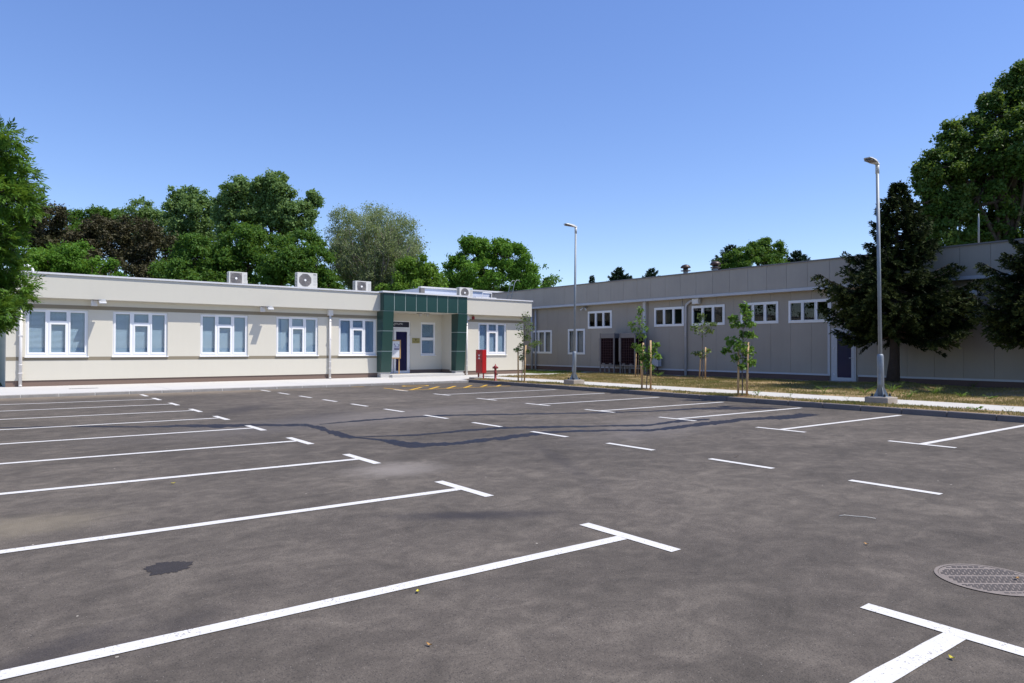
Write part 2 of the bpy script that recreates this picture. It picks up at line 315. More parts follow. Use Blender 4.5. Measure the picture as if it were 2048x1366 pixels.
M_IRON = simple('cast_iron', (0.19, 0.16, 0.14), 0.75, 0.0, 0.25, 10, 0.3); M_IRONP = simple('cast_iron_pocket', (0.055, 0.048, 0.048), 0.7, 0, 0.4, 20, 0.3)
M_BARK = simple('bark', (0.085, 0.062, 0.045), 0.9, 0, 0.35, 6, 0.6, 30); M_BARKS = simple('dark_spruce_bark', (0.040, 0.028, 0.022), 0.95, 0, 0.35, 8, 0.8, 30); M_BARKG = simple('grey_bark', (0.24, 0.21, 0.17), 0.9, 0, 0.3, 6, 0.5, 30); M_TWIG = simple('sapling_bark', (0.12, 0.09, 0.07), 0.8, 0, 0.2, 9)
M_VENT = simple('dark_vent_metal', (0.055, 0.038, 0.036), 0.45, 0.3)
M_YLEAF = simple('yellow_leaf', (0.55, 0.47, 0.03), 0.6, 0, 0.15, 40); M_BLEAF = simple('brown_leaf', (0.42, 0.24, 0.08), 0.7, 0, 0.2, 40); M_DLEAF = simple('dark_leaf', (0.06, 0.035, 0.025), 0.8); M_STRING = simple('pale_string', (0.62, 0.60, 0.55), 0.7)
def groundmat(name, stops, sc):
    m, t = newmat(name); co = world_co(t)
    f = math_(t, 'ADD', math_(t, 'MULTIPLY', noise(t, co, sc, 6, 0.7, 0.4), 0.65), math_(t, 'MULTIPLY', noise(t, co, sc * 14, 5, 0.7), 0.35))
    c = ramp(t, f, stops); out(t, principled(t, c, 0.95, 0, 0.15, bump(t, noise(t, co, 35, 5, 0.7), 0.8, 0.03))); return m
M_SOIL = groundmat('dry_lawn_soil', [(0.34, (0.14, 0.115, 0.045)), (0.46, (0.26, 0.185, 0.095)), (0.62, (0.36, 0.265, 0.15))], 0.6)
M_FIELD = groundmat('grass_field', [(0.35, (0.05, 0.075, 0.02)), (0.65, (0.12, 0.13, 0.045))], 0.25); M_MOUND = groundmat('dug_earth', [(0.35, (0.12, 0.07, 0.04)), (0.65, (0.25, 0.16, 0.095))], 2.0)
GRASS = leafmat('grass_blade', (0.33, 0.235, 0.115), (0.235, 0.195, 0.075), (0.095, 0.155, 0.03), 0.3, 0.6, 0.2); WEED = leafmat('weed_leaf', (0.06, 0.11, 0.02), (0.09, 0.17, 0.03), (0.15, 0.24, 0.05), 0.35)

# ================================================================ SETTING
LOTX0, LOTX1, LOTY0, LOTY1 = -0.85, 18.0, -14.0, 26.2
g = MB(); g.face([(-1500, -1500, -0.06), (1500, -1500, -0.06), (1500, 1500, -0.06), (-1500, 1500, -0.06)]); tag(g.build('ground', M_FIELD), kind='structure')
lot = MB(); lot.face([(LOTX0, LOTY0, 0), (LOTX1, LOTY0, 0), (LOTX1, LOTY1, 0), (LOTX0, LOTY1, 0)]); lot = tag(lot.build('parking_lot', ASPHALT), kind='structure')

def strip(x0, y0, x1, y1, wd, mat, name='painted_line', z=0.005):
    dx, dy = x1 - x0, y1 - y0; l = math.hypot(dx, dy); nx, ny = -dy / l * wd / 2, dx / l * wd / 2
    n = max(2, int(l / 0.25)); b = MB(); pl = []; pr = []
    for i in range(n + 1):
        t = i / n; e1, e2 = rnd.uniform(-1, 1) * 0.003, rnd.uniform(-1, 1) * 0.003
        pl.append((x0 + dx * t + nx * (1 + e1 / wd * 2), y0 + dy * t + ny * (1 + e1 / wd * 2), z)); pr.append((x0 + dx * t - nx * (1 + e2 / wd * 2), y0 + dy * t - ny * (1 + e2 / wd * 2), z))
    for i in range(n): b.face([pr[i], pr[i + 1], pl[i + 1], pl[i]])
    return b.build(name, mat, lot)
LW = 0.118
for y in (1.48, 3.97, 6.46, 9.07, 11.45, 13.80, 16.20, 18.50, 20.92, 23.25, 25.25):
    strip(4.36, y - 0.52, 4.36, y + 0.52, LW, PAINT)
    if y < 24: strip(4.30, y, -0.75, y + 0.215, LW, PAINT)
for y in (3.51, 5.53, 7.57, 9.57, 11.54, 13.54, 15.56, 17.56, 19.58, 21.52, 23.48, 25.4): strip(8.38, y - 0.5, 8.38, y + 0.5, 0.11, PAINT)
for y in (2.3, 4.80, 7.36, 9.89, 12.34, 14.79, 17.25, 19.85, 22.72):
    strip(12.52, y - 0.52, 12.52, y + 0.52, LW, PAINT)
    if y < 22: strip(12.58, y, 17.6, y - 0.15, LW, PAINT)
# yellow hatched bay by the entrance
strip(12.60, 22.72, 17.75, 22.72, 0.10, YELLOW, 'yellow_line'); strip(12.66, 22.8, 12.70, 24.42, 0.10, YELLOW, 'yellow_line')
for i in range(6): x = 13.0 + i * 0.82; strip(x, 22.80, x + 1.15, 23.98, 0.13, YELLOW, 'yellow_line')
strip(12.0, 25.9, 12.5, 25.75, 0.1, YELLOW, 'yellow_line')
b = MB()
for i in range(20):
    a0, a1 = 2 * math.pi * i / 20, 2 * math.pi * (i + 1) / 20
    P = lambda a, r: (14.5 + 0.62 * r * math.cos(a), 25.05 + 0.42 * r * math.sin(a), 0.005)
    b.face([P(a0, 0.8), P(a1, 0.8), P(a1, 1.0), P(a0, 1.0)])
b.build('yellow_ring', YELLOW, lot)

# water that ran over the asphalt and a damp patch (each a thin film on the lot)
def film(name, pts, mat, z):
    """pts: (px, py, half thickness in photo px) along the run"""
    P = []
    for i in range(len(pts) - 1):
        a, c = pts[i], pts[i + 1]; n = max(2, int(math.hypot(c[0] - a[0], (c[1] - a[1]) * 3) / 3.5))
        for k in range(n): t = k / n; P.append([a[j] + (c[j] - a[j]) * t for j in range(3)])
    P.append(list(pts[-1])); up_, dn = [], []; e1 = e2 = 0.0
    for x, y, h in P:
        e1 = 0.72 * e1 + rnd.uniform(-1, 1) * 0.48; e2 = 0.72 * e2 + rnd.uniform(-1, 1) * 0.48
        up_.append(G(x, y - h * max(0.15, 0.66 + e1 * 0.40))); dn.append(G(x, y + h * max(0.15, 0.66 + e2 * 0.40)))
    b = MB()
    for i in range(len(P) - 1): b.face([(*dn[i][:2], z), (*dn[i + 1][:2], z), (*up_[i + 1][:2], z), (*up_[i][:2], z)])
    return b.build(name, mat, lot)
film('wet_streak', [(-10, 862, 1), (137, 858, 2), (290, 858, 1.5), (393, 855, 4), (450, 855, 5), (513, 853, 3), (560, 853, 3), (615, 853, 3.5), (640, 858, 6), (670, 868, 8), (700, 875, 6), (716, 877, 1.5), (760, 881, 2), (785, 885, 6), (815, 891, 8), (850, 891, 7), (900, 889, 4), (975, 880, 5), (1030, 873, 6), (1060, 868, 5), (1130, 863, 3), (1200, 860, 2.5), (1300, 859, 2.5), (1350, 854, 4), (1400, 846, 6), (1440, 842, 6), (1490, 836, 3), (1560, 832, 5), (1600, 828, 6), (1640, 826, 0.5)], M_WET, 0.0015)
film('wet_streak', [(712, 876, 1), (840, 871, 2), (940, 861, 3), (1000, 856, 3.5), (1100, 854, 2.5), (1200, 851, 2), (1300, 849, 2.5), (1360, 840, 3.5), (1420, 836, 2)], M_WET, 0.0025)
film('wet_streak', [(640, 851, 0.8), (735, 842, 2), (840, 834, 2), (910, 831, 2), (1110, 827, 1.5), (1300, 821, 1.5), (1400, 815, 2), (1450, 814, 3.5), (1540, 814, 3), (1560, 814, 0.3)], M_WET, 0.0020)
b = MB(); P = []; e = 0.0
for k in range(64):
    a = 2 * math.pi * k / 64; e = 0.55 * e + rnd.uniform(-1, 1) * 0.16; rr = 1 + e + 0.10 * math.sin(3 * a + 1) + 0.08 * math.sin(5 * a); q = G(338 + 44 * rr * math.cos(a), 1140 - 12 * rr * math.sin(a) - 6 * math.cos(a) * rr); P.append((q[0], q[1], 0.0025))
b.face(P); b.build('damp_patch', M_OIL, lot)

# pavement in front of the pale building: big poured slabs, kerb stones, paths
WZ = 0.105
pave = MB(); pave.box(-22, 26.36, -0.05, 26.2, 33, WZ - 0.03); pave = tag(pave.build('pavement', M_KERB), kind='structure')
edges = [-22, -16, -10.5, -5, 0.3, 5.4, 10.5, 15.6, 20.6, 26.2]
for a, c in zip(edges[:-1], edges[1:]): bevel(MB().box(a + 0.004, 26.36, WZ - 0.05, c - 0.004, 31.6, WZ + rnd.uniform(-0.001, 0.001)).build('slab', M_WALK, pave), 0.008, 1)
pm = MB().box(0, 0, -0.16, 0.978, 0.15, 0.095).mesh('kerb_stone', M_KERB); kb = tag(MB().box(-22, 26.212, -0.2, 18.1, 26.34, 0.085).build('kerb', M_WALK), kind='structure')
for i in range(40):
    o = bevel(obj('kerb_stone', pm, None, kb, (-21.9 + i + 0.0, 26.2 + rnd.uniform(-0.004, 0.004), rnd.uniform(-0.004, 0.004))), 0.018, 2)
pm2 = MB().box(0, 0, -0.16, 0.15, 0.992, 0.14).mesh('kerb_stone', M_KERBD); kb2 = tag(MB().box(18.03, -14, -0.2, 18.13, 26.2, 0.08).build('kerb', M_KERBD), kind='structure')
for i in range(40): bevel(obj('kerb_stone', pm2, None, kb2, (18.0 + rnd.uniform(-0.003, 0.003), 25.35 - i, rnd.uniform(-0.003, 0.003))), 0.022, 2)
pm3 = MB().box(0, 0, -0.16, 0.15, 0.992, 0.12).mesh('kerb_stone', M_KERB); kb3 = tag(MB().box(-0.97, -14, -0.2, -0.88, 26.2, 0.06).build('kerb', M_KERBD), kind='structure')
for i in range(40): bevel(obj('kerb_stone', pm3, None, kb3, (-1.0, 25.2 - i, 0)), 0.02, 1)
path = MB().box(19.16, -14, 0.02, 20.98, 27.9, 0.10); path = tag(path.build('path', M_KERB), kind='structure')
ps = MB().box(0, 0, 0.03, 1.78, 1.49, 0.148).mesh('slab', M_PATH)
for i in range(28): bevel(obj('slab', ps, None, path, (19.18 + rnd.uniform(-0.004, 0.004), 26.4 - i * 1.5, rnd.uniform(-0.004, 0.003))), 0.006, 1)
ap = MB().box(20.9, 28.2, 0.0, 29.4, 29.6, 0.15); ap = tag(ap.build('path', M_PATH), kind='structure')
ap2 = MB().box(28.75, -14, 0.0, 29.6, 36, 0.185); ap2 = tag(ap2.build('path', M_KERB), kind='structure')

# lawn: uneven sheet between path and grey building, and the narrow verge along the kerb
def hlawn(x, y):
    z = 0.135 + 0.05 * max(0, min(1, (x - 21) / 7)) + 0.012 * math.sin(x * 2.1 + y * 1.3) + 0.010 * math.sin(y * 3.7 - x)
    for cx, cy, h, r in ((27.2, 11.4, 0.17, 1.25), (27.2, 6.6, 0.15, 1.3), (27.0, 23.95, 0.05, 0.5), (26.75, 19.55, 0.05, 0.5)):
        z += h * math.exp(-((x - cx) ** 2 + (y - cy) ** 2) / r ** 2)
    return z
def sheet(name, x0, x1, y0, y1, nx, ny, hf, mat, parent=None):
    b = MB(); xs = np.linspace(x0, x1, nx); ys = np.linspace(y0, y1, ny); b.v = [(x, y, hf(x, y)) for y in ys for x in xs]
    for j in range(ny - 1):
        for i in range(nx - 1): b.f.append((j * nx + i, j * nx + i + 1, (j + 1) * nx + i + 1, (j + 1) * nx + i)); b.sm.append(True)
    return tag(b.build(name, mat), kind='structure')
sheet('lawn', 20.95, 28.8, -14, 28.25, 50, 240, hlawn, M_SOIL)
hver = lambda x, y: 0.132 + 0.012 * math.sin(y * 2.3) * math.sin(x * 7 + y) + sum(0.035 * math.exp(-((x - a) ** 2 + (y - c) ** 2) / 0.1) for a, c in ((18.55, 22.5), (18.75, 16.15), (18.75, 12.3)))
sheet('verge', 18.13, 19.2, -14, 26.8, 10, 300, hver, M_SOIL)
sheet('lawn', 25.9, 29.45, 29.55, 37, 12, 20, lambda x, y: 0.12, M_FIELD)
def vnoise(x, y, s, seed=0):
    def h(i, j): v = np.sin(i * 127.1 + j * 311.7 + seed * 17.3) * 43758.5453; return v - np.floor(v)
    x = x * s; y = y * s; i = np.floor(x); j = np.floor(y); u = x - i; v = y - j; u = u * u * (3 - 2 * u); v = v * v * (3 - 2 * v)
    return (h(i, j) * (1 - u) + h(i + 1, j) * u) * (1 - v) + (h(i, j + 1) * (1 - u) + h(i + 1, j + 1) * u) * v
def grass(name, label, x0, x1, y0, y1, n, hf, hmin, hmax, bias):
    x = npr.uniform(x0, x1, n); y = npr.uniform(y0, y1, n)
    dn = 0.6 * vnoise(x, y, 0.7) + 0.4 * vnoise(x, y, 2.9, 3); keep = npr.random(n) < np.clip((dn - 0.22) * 2.2, 0.08, 1); x, y, dn = x[keep], y[keep], dn[keep]; n = len(x)
    z = np.array([hf(a, c) for a, c in zip(x, y)]); hgt = npr.uniform(hmin, hmax, n) * (0.6 + 0.8 * dn)
    D = np.stack([npr.normal(0, 0.45, n), npr.normal(0, 0.45, n), np.ones(n)], 1); Nn = npr.normal(0, 1, (n, 3)); C = np.stack([x, y, z], 1) + unit(D) * hgt[:, None] * 0.45
    tone = np.clip(0.18 + bias + 0.95 * (vnoise(x, y, 0.45, 9) * 0.6 + vnoise(x, y, 1.7, 5) * 0.4 - 0.28) + npr.normal(0, 0.16, n), 0, 1)
    o = obj(name, quadmesh(name, leafquads(C, D, Nn, hgt, npr.uniform(0.010, 0.022, n)), tone, GRASS)); return tag(o, label, 'grass', kind='stuff')
grass('lawn_grass', 'dry patchy grass growing between the path and the grey building', 20.98, 28.7, 2, 28.1, 120000, hlawn, 0.035, 0.09, -0.02)
grass('verge_grass', 'short dry grass on the narrow verge beside the kerb', 18.17, 19.15, 2, 26.3, 30000, hver, 0.03, 0.08, -0.04)
grass('corner_grass', 'green grass at the corner between the two buildings', 26.0, 29.4, 29.6, 36, 9000, lambda a, c: 0.12, 0.06, 0.16, 0.7)

# ================================================================ PALE BUILDING (front wall y = 31.3)
AX0, AX1, AY, AYF = 0.84, 25.40, 31.30, 30.95
A = thing('office_building', 'long low cream building with taupe bands and a green entrance portal', 'building', (AX0, AY, 0))
ACH = {}
def cached(key, fn):
    if key not in ACH: ACH[key] = fn()
    return ACH[key]
WINX = (1.43, 4.27, 7.54, 10.80, 13.84, 22.14)
holes = [(x, x + 2.0, 1.22, 3.03) for x in WINX]; NX0, NX1, NY = 16.30, 20.41, 32.40
holes.append((NX0, NX1, 0.0, 3.44))
def wall_piece(name, z0, z1, mat, proud=0.0):
    MB().panel('x', AX0, AX1, z0, z1, holes, AY - proud, AY + 0.25).build(name, mat, A)
    return A.children[-1]
b = MB().panel('x', AX0, AX1, 0.33, 3.44, holes, AY, AY + 0.25); b.box(AX0, AY + 0.25, 0.0, AX0 + 0.25, 43, 3.44); b.box(AX1 - 0.25, AY + 0.25, 0, AX1, 43, 3.44); b.box(AX0 + 0.25, 42.75, 0, AX1 - 0.25, 43, 3.44)
b.build('wall', M_WALLA, A, True)
for xa, xb in ((AX0, NX0), (NX1, AX1)): MB().box(xa, AY + 0.03, 0.05, xb, AY + 0.24, 0.328).build('plinth', M_PLINTH, A, True)
def band(z0, z1, spans):
    for a, c in spans: MB().box(a, AY - 0.006, z0, c, AY + 0.02, z1).build('band', M_BAND, A, True)
band(3.06, 3.21, [(AX0 + 0.002, 15.9), (20.95, AX1 - 0.002)])
gaps = [AX0 + 0.002] + [v for x in WINX[:5] for v in (x - 0.03, x + 2.03)]; gaps = gaps[:-1]
band(1.08, 1.215, [(AX0 + 0.002, 15.87)])
# niche of the entrance
b = MB(); dh = [(16.75, 18.42, 0.0, 3.04), (19.08, 20.0, 1.19, 3.0)]
b.panel('x', NX0 - 0.2, NX1 + 0.2, 0.42, 3.44, dh, NY, NY + 0.2); b.build('niche_wall', M_WALLA, A, True)
MB().box(NX1, AY + 0.26, 0.42, NX1 + 0.15, NY, 3.44).build('niche_wall', M_WALLA, A, True); MB().box(NX0 - 0.15, AY + 0.26, 0.42, NX0, NY, 3.44).build('niche_wall', M_WALLA, A, True)
MB().box(18.42, NY + 0.015, 0.2, NX1, NY + 0.2, 0.418).build('niche_plinth', M_PLINTH, A, True); MB().box(NX0, NY + 0.015, 0.2, 16.75, NY + 0.2, 0.418).build('niche_plinth', M_PLINTH, A, True)
MB().box(NX1 + 0.015, AY + 0.245, 0.1, NX1 + 0.14, NY, 0.418).build('niche_plinth', M_PLINTH, A, True)
bevel(MB().box(NX0 + 0.1, 30.62, 0.06, NX1 + 0.35, NY + 0.1, 0.235).build('entrance_step', M_WALK, A, True), 0.012)
# roof slab with rendered fascia, metal cap
roof = bevel(MB().box(AX0 - 0.35, AYF, 3.441, AX1 + 0.35, 43.35, 4.33).build('roof', M_WALLF, A, True), 0.01, 1)
cap = MB(); cap.box(AX0 - 0.40, AYF - 0.05, 4.332, 15.85, AYF + 0.35, 4.40); cap.box(20.96, AYF - 0.05, 4.332, AX1 + 0.40, AYF + 0.35, 4.40); cap.box(AX0 - 0.4, AYF + 0.35, 4.332, AX0 - 0.05, 43.4, 4.40); cap.box(AX1 + 0.05, AYF + 0.35, 4.332, AX1 + 0.4, 43.4, 4.40)
cap.build('roof_cap', M_CAP, roof, True)
MB().box(15.80, 30.54, 4.352, 20.99, AYF + 0.4, 4.43).build('roof_cap', M_CAP, roof, True)

def window(parent, loc, key, wd, ht, panes, frame_d=0.075, blind=None, mat=M_WPVC, gl=M_GLASS, axis='x', sashes=(), sill=True, depth=0.05):
    """window: outer frame mesh with pane openings; sub-parts pane, blind, sash, sill. local coords: along axis 0..wd, z 0..ht, front at depth 0"""
    T = (lambda a, d, z: (a, d, z)) if axis == 'x' else (lambda a, d, z: (d, -a, z))
    def bx(a0, d0, z0, a1, d1, z1): p, q = T(a0, d0, z0), T(a1, d1, z1); return MB().box(*p, *q)
    def fr():
        b = MB().panel('x', 0, wd, 0, ht, panes, 0, frame_d)
        b.v = [T(*v) for v in b.v]; return b.mesh('window', mat)
    wo_ = obj('window', cached(key + 'f', fr), None, parent, Vector(loc) - wloc(parent)); bevel(wo_, 0.006, 1)
    for i, (a0, a1, z0, z1) in enumerate(panes):
        obj('pane', cached(key + 'p%d' % i, lambda: bx(a0 - 0.005, 0.030, z0 - 0.005, a1 + 0.005, 0.036, z1 + 0.005).mesh('pane', gl)), None, wo_)
        if blind == 'slats':
            def mk():
                b = MB(); z = z0 + 0.012
                while z < z1 + 0.01: b.face([(a0 - 0.02, 0.085, z), (a1 + 0.02, 0.085, z), (a1 + 0.02, 0.102, z + 0.036), (a0 - 0.02, 0.102, z + 0.036)]); z += 0.046
                for q in (0.2, 0.8): x = a0 + (a1 - a0) * q; b.box(x - 0.003, 0.080, z0, x + 0.003, 0.083, z1)
                b.v = [T(*v) for v in b.v]; return b.mesh('blind', M_BLIND)
            obj('blind', cached(key + 'b%d' % i, mk), None, wo_)
        elif blind == 'curtain':
            def mk():
                b = MB(); n = 24; xs = [a0 - 0.03 + (a1 - a0 + 0.06) * k / n for k in range(n + 1)]; ds = [0.16 + 0.018 * math.sin(k * 1.9) for k in range(n + 1)]
                for k in range(n): b.face([T(xs[k], ds[k], z0 - 0.05), T(xs[k + 1], ds[k + 1], z0 - 0.05), T(xs[k + 1], ds[k + 1], z1 + 0.05), T(xs[k], ds[k], z1 + 0.05)], True)
                return b.mesh('curtain', M_CURT)
            obj('curtain', cached(key + 'b%d' % i, mk), None, wo_)
    for i, (a0, a1, z0, z1, fwid) in enumerate(sashes):
        def mk():
            b = MB().panel('x', a0, a1, z0, z1, [(a0 + fwid, a1 - fwid, z0 + fwid, z1 - fwid)], -0.018, 0.02); b.v = [T(*v) for v in b.v]; return b.mesh('sash', mat)
        bevel(obj('sash', cached(key + 's%d' % i, mk), None, wo_), 0.006, 1)
    if sill: bevel(obj('sill', cached(key + 'sill', lambda: bx(-0.03, -depth - 0.07, -0.035, wd + 0.03, 0.01, -0.001).mesh('sill', mat)), None, wo_), 0.006, 1)
    return wo_
PA = [(0.11, 0.61, 0.16, 1.70), (0.76, 1.29, 1.37, 1.71), (0.80, 1.25, 0.165, 1.225), (1.42, 1.89, 0.16, 1.70)]
for x in WINX: window(A, (x, AY + 0.06, 1.225), 'A', 2.0, 1.80, PA, blind='slats', sashes=[(0.735, 1.315, 0.09, 1.30, 0.06), (0.05, 0.665, 0.09, 1.76, 0.055), (1.365, 1.945, 0.09, 1.76, 0.05)])
window(A, (19.08, NY + 0.04, 1.19), 'N', 0.92, 1.81, [(0.09, 0.83, 0.11, 0.82), (0.09, 0.83, 0.98, 1.70)], blind='slats', sill=True, depth=0.04)
# rooms behind the windows: floor to roof partition so one looks into a room, not through the house
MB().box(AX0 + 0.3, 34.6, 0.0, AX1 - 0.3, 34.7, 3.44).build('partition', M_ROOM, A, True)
# entrance door: two leaves with blue glass, transom light with the dark sign
D = obj('door', MB().panel('x', 16.75, 18.42, 0.23, 3.04, [(16.80, 18.37, 0.25, 2.62), (16.80, 18.37, 2.70, 2.99)], NY + 0.03, NY + 0.12).mesh('door', M_WPVC, wloc(A)), None, A); bevel(D, 0.006, 1)
def leaf(x0, x1, y0, nm='leaf'):
    bevel(MB().panel('x', x0, x1, 0.25, 2.61, [(x0 + 0.12, x1 - 0.12, 0.37, 2.46)], y0, y0 + 0.06).build('leaf', M_WPVC, D, True), 0.006, 1)
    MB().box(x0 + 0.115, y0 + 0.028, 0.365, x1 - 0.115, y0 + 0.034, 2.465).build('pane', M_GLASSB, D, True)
leaf(17.45, 18.36, NY + 0.02); leaf(16.81, 17.43, NY + 0.05)
MB().box(17.50, NY - 0.03, 1.22, 17.60, NY - 0.01, 1.245).build('handle', M_CAP, D, True)
for z in (0.5, 1.7, 2.25): MB().cyl((18.39, NY + 0.005, z), (18.39, NY + 0.005, z + 0.09), 0.014).build('hinge', M_WPVC, D, True)
MB().box(16.81, NY + 0.035, 2.705, 18.36, NY + 0.05, 2.985).build('sign', M_SIGN, D, True)
def lettering(x0, x1, z, h, y, mat, parent, seed):
    r_ = random.Random(seed); b = MB(); x = x0
    while x < x1:
        if r_.random() < 0.13: x += h * 0.7; continue
        wl = h * r_.uniform(0.5, 0.75); k = r_.choice('HTIOE')
        st = h * 0.18
        if k in 'HO': b.box(x, y, z, x + st, y + 0.003, z + h); b.box(x + wl - st, y, z, x + wl, y + 0.003, z + h)
        if k == 'H': b.box(x + st, y, z + h * .42, x + wl - st, y + 0.003, z + h * .58)
        if k == 'O': b.box(x + st, y, z, x + wl - st, y + 0.003, z + st); b.box(x + st, y, z + h - st, x + wl - st, y + 0.003, z + h)
        if k in 'TI': b.box(x + wl / 2 - st / 2, y, z, x + wl / 2 + st / 2, y + 0.003, z + h - st)
        if k == 'T': b.box(x, y, z + h - st, x + wl, y + 0.003, z + h)
        if k == 'E': b.box(x, y, z, x + st, y + 0.003, z + h); [b.box(x + st, y, z + h * q, x + wl, y + 0.003, z + h * q + st) for q in (0, .41, .82)]
        x += wl + h * 0.22
    return b.build('lettering', mat, parent, True)
lettering(17.15, 17.98, 2.885, 0.040, NY + 0.030, M_WHITE, D, 1); lettering(17.15, 17.98, 2.835, 0.028, NY + 0.030, M_WHITE, D, 2); lettering(17.15, 17.52, 2.79, 0.026, NY + 0.030, M_WHITE, D, 3)
pl = tag(bevel(MB().box(18.53, NY - 0.02, 1.85, 19.0, NY - 0.002, 2.13).build('plaque', M_BRASS), 0.004, 1), 'small brass plaque on the wall between the entrance door and the niche window', 'plaque')
MB().cyl((18.75, NY - 0.020, 2.035), (18.75, NY - 0.024, 2.035), 0.05, 0.05, 14).build('emblem', M_BRASSD, pl)
lettering(18.57, 18.96, 1.935, 0.026, NY - 0.024, M_BRASSD, pl, 5); lettering(18.62, 18.92, 1.885, 0.022, NY - 0.024, M_BRASSD, pl, 6)
# green panelled portal: every panel a piece, pale joint trims between them
portal = MB().box(15.905, 30.612, 3.456, 20.895, AYF, 4.34).build('portal', M_TRIM, A, True)
YB = 30.60; n = 8
xs = [15.88, 16.49, 17.12, 17.75, 18.38, 19.01, 19.66, 20.30, 20.92]
for a, c in zip(xs[:-1], xs[1:]): MB().box(a + 0.016, YB, 3.455, c - 0.016, YB + 0.055, 4.35).build('panel', M_GREEN, portal, True)
MB().box(15.88, YB + 0.032, 3.455, 15.90, AYF - 0.003, 4.35).build('panel', M_GREEN, portal, True)
MB().box(15.9, YB + 0.035, 3.436, 20.9, AYF + 0.002, 3.452).build('soffit', M_WALLA, portal, True)
def pillar(x0, x1):
    zs = [0.36, 1.42, 2.44, 3.445]; yf = lambda z: YB + 0.26 * (3.445 - z) / (3.445 - 0.36)
    core = MB(); i = 0
    core.v = [(x0 + .012, yf(.36) + .012, .36), (x1 - .012, yf(.36) + .012, .36), (x1 - .012, AY - .01, .36), (x0 + .012, AY - .01, .36), (x0 + .012, yf(3.445) + .012, 3.445), (x1 - .012, yf(3.445) + .012, 3.445), (x1 - .012, AY - .01, 3.445), (x0 + .012, AY - .01, 3.445)]
    core.f = [(0, 3, 2, 1), (4, 5, 6, 7), (0, 1, 5, 4), (1, 2, 6, 5), (2, 3, 7, 6), (3, 0, 4, 7)]; core.sm = [False] * 6
    pc = core.build('pillar', M_TRIM, A, True)
    for z0, z1 in zip(zs[:-1], zs[1:]):
        z0 += 0.018; z1 -= 0.016
        for kind in ('f', 'l', 'r'):
            b = MB(); ya, yb = yf(z0), yf(z1)
            if kind == 'f': P = [(x0, ya, z0), (x1, ya, z0), (x1, yb, z1), (x0, yb, z1)]; d = (0, 0.025, 0)
            elif kind == 'l': P = [(x0, AY - .005, z0), (x0, ya + .027, z0), (x0, yb + .027, z1), (x0, AY - .005, z1)]; d = (0.025, 0, 0)
            else: P = [(x1, ya + .027, z0), (x1, AY - .005, z0), (x1, AY - .005, z1), (x1, yb + .027, z1)]; d = (-0.025, 0, 0)
            Q = [tuple(p[k] + d[k] for k in range(3)) for p in P]; b.face(P); b.face(Q[::-1])
            for k in range(4): b.face([P[k], Q[k], Q[(k + 1) % 4], P[(k + 1) % 4]])
            b.build('panel', M_GREEN, pc, True)
    bevel(MB().box(x0 + 0.02, YB + 0.30, 0.06, x1 - 0.05, AY - 0.005, 0.357).build('pillar_base', M_WALK, pc, True), 0.01)
pillar(15.88, 16.46); pillar(20.34, 20.92)
# downpipes
def downpipe(x, z1, r=0.055):
    b = MB(); y = AY - 0.085; b.tube([(x, y, 0.14), (x, y, z1)], r, 12)
    for z in (0.9, 2.85): b.tube([(x, y, z), (x, y, z + 0.04)], r + 0.008, 12)
    b.tube([(x, y - 0.05, 0.12), (x, y, 0.16)], r, 12); o = b.build('downpipe', M_PIPE, A, True)
    bevel(MB().box(x - 0.12, y - 0.09, z1 - 0.02, x + 0.12, y + 0.08, z1 + 0.27).build('rainwater_head', M_PIPE, o, True), 0.008)
    for z in (0.6, 2.0): MB().box(x - 0.07, y - 0.062, z, x + 0.07, AY - 0.002, z + 0.03).build('bracket', M_PIPE, o, True)
downpipe(1.28, 3.16); downpipe(13.36, 3.16); downpipe(21.30, 3.16, 0.06)
b = MB(); b.tube([(1.6 + 0.05, 31.6, 4.33), (1.65, 31.6, 4.52), (1.60, 31.6, 4.62), (1.48, 31.6, 4.68), (1.38, 31.6, 4.66)], 0.045, 10); b.build('vent_pipe', M_WPVC, A, True)
# roof hatch frame and ladder rails
rh = MB(); rh.box(23.1, 32.9, 4.33, 24.6, 33.6, 4.62); rh.build('roof_hatch', M_CAP, roof, True)
b = MB(); b.tube([(23.55, 32.85, 4.62), (23.55, 32.85, 4.88), (24.2, 32.85, 4.88), (24.2, 32.85, 4.62)], 0.025, 8); b.build('hatch_handle', M_WPVC, roof, True)
lad = thing('roof_ladder', 'pair of thin metal ladder rails with hooked tops behind the pale roof', 'ladder', (26.9, 34.6, 4.3))
for dy in (0, 0.45): MB().tube([(0, dy, 0), (0.45, dy, 1.55), (0.62, dy, 1.72), (0.80, dy, 1.70), (0.86, dy, 1.60)], 0.02, 8).build('rail', M_GALV, lad)
for k in range(5): z = 0.15 + k * 0.3; MB().cyl((z * 0.29, 0, z), (z * 0.29, 0.45, z), 0.012, n=6).build('rung', M_GALV, lad)

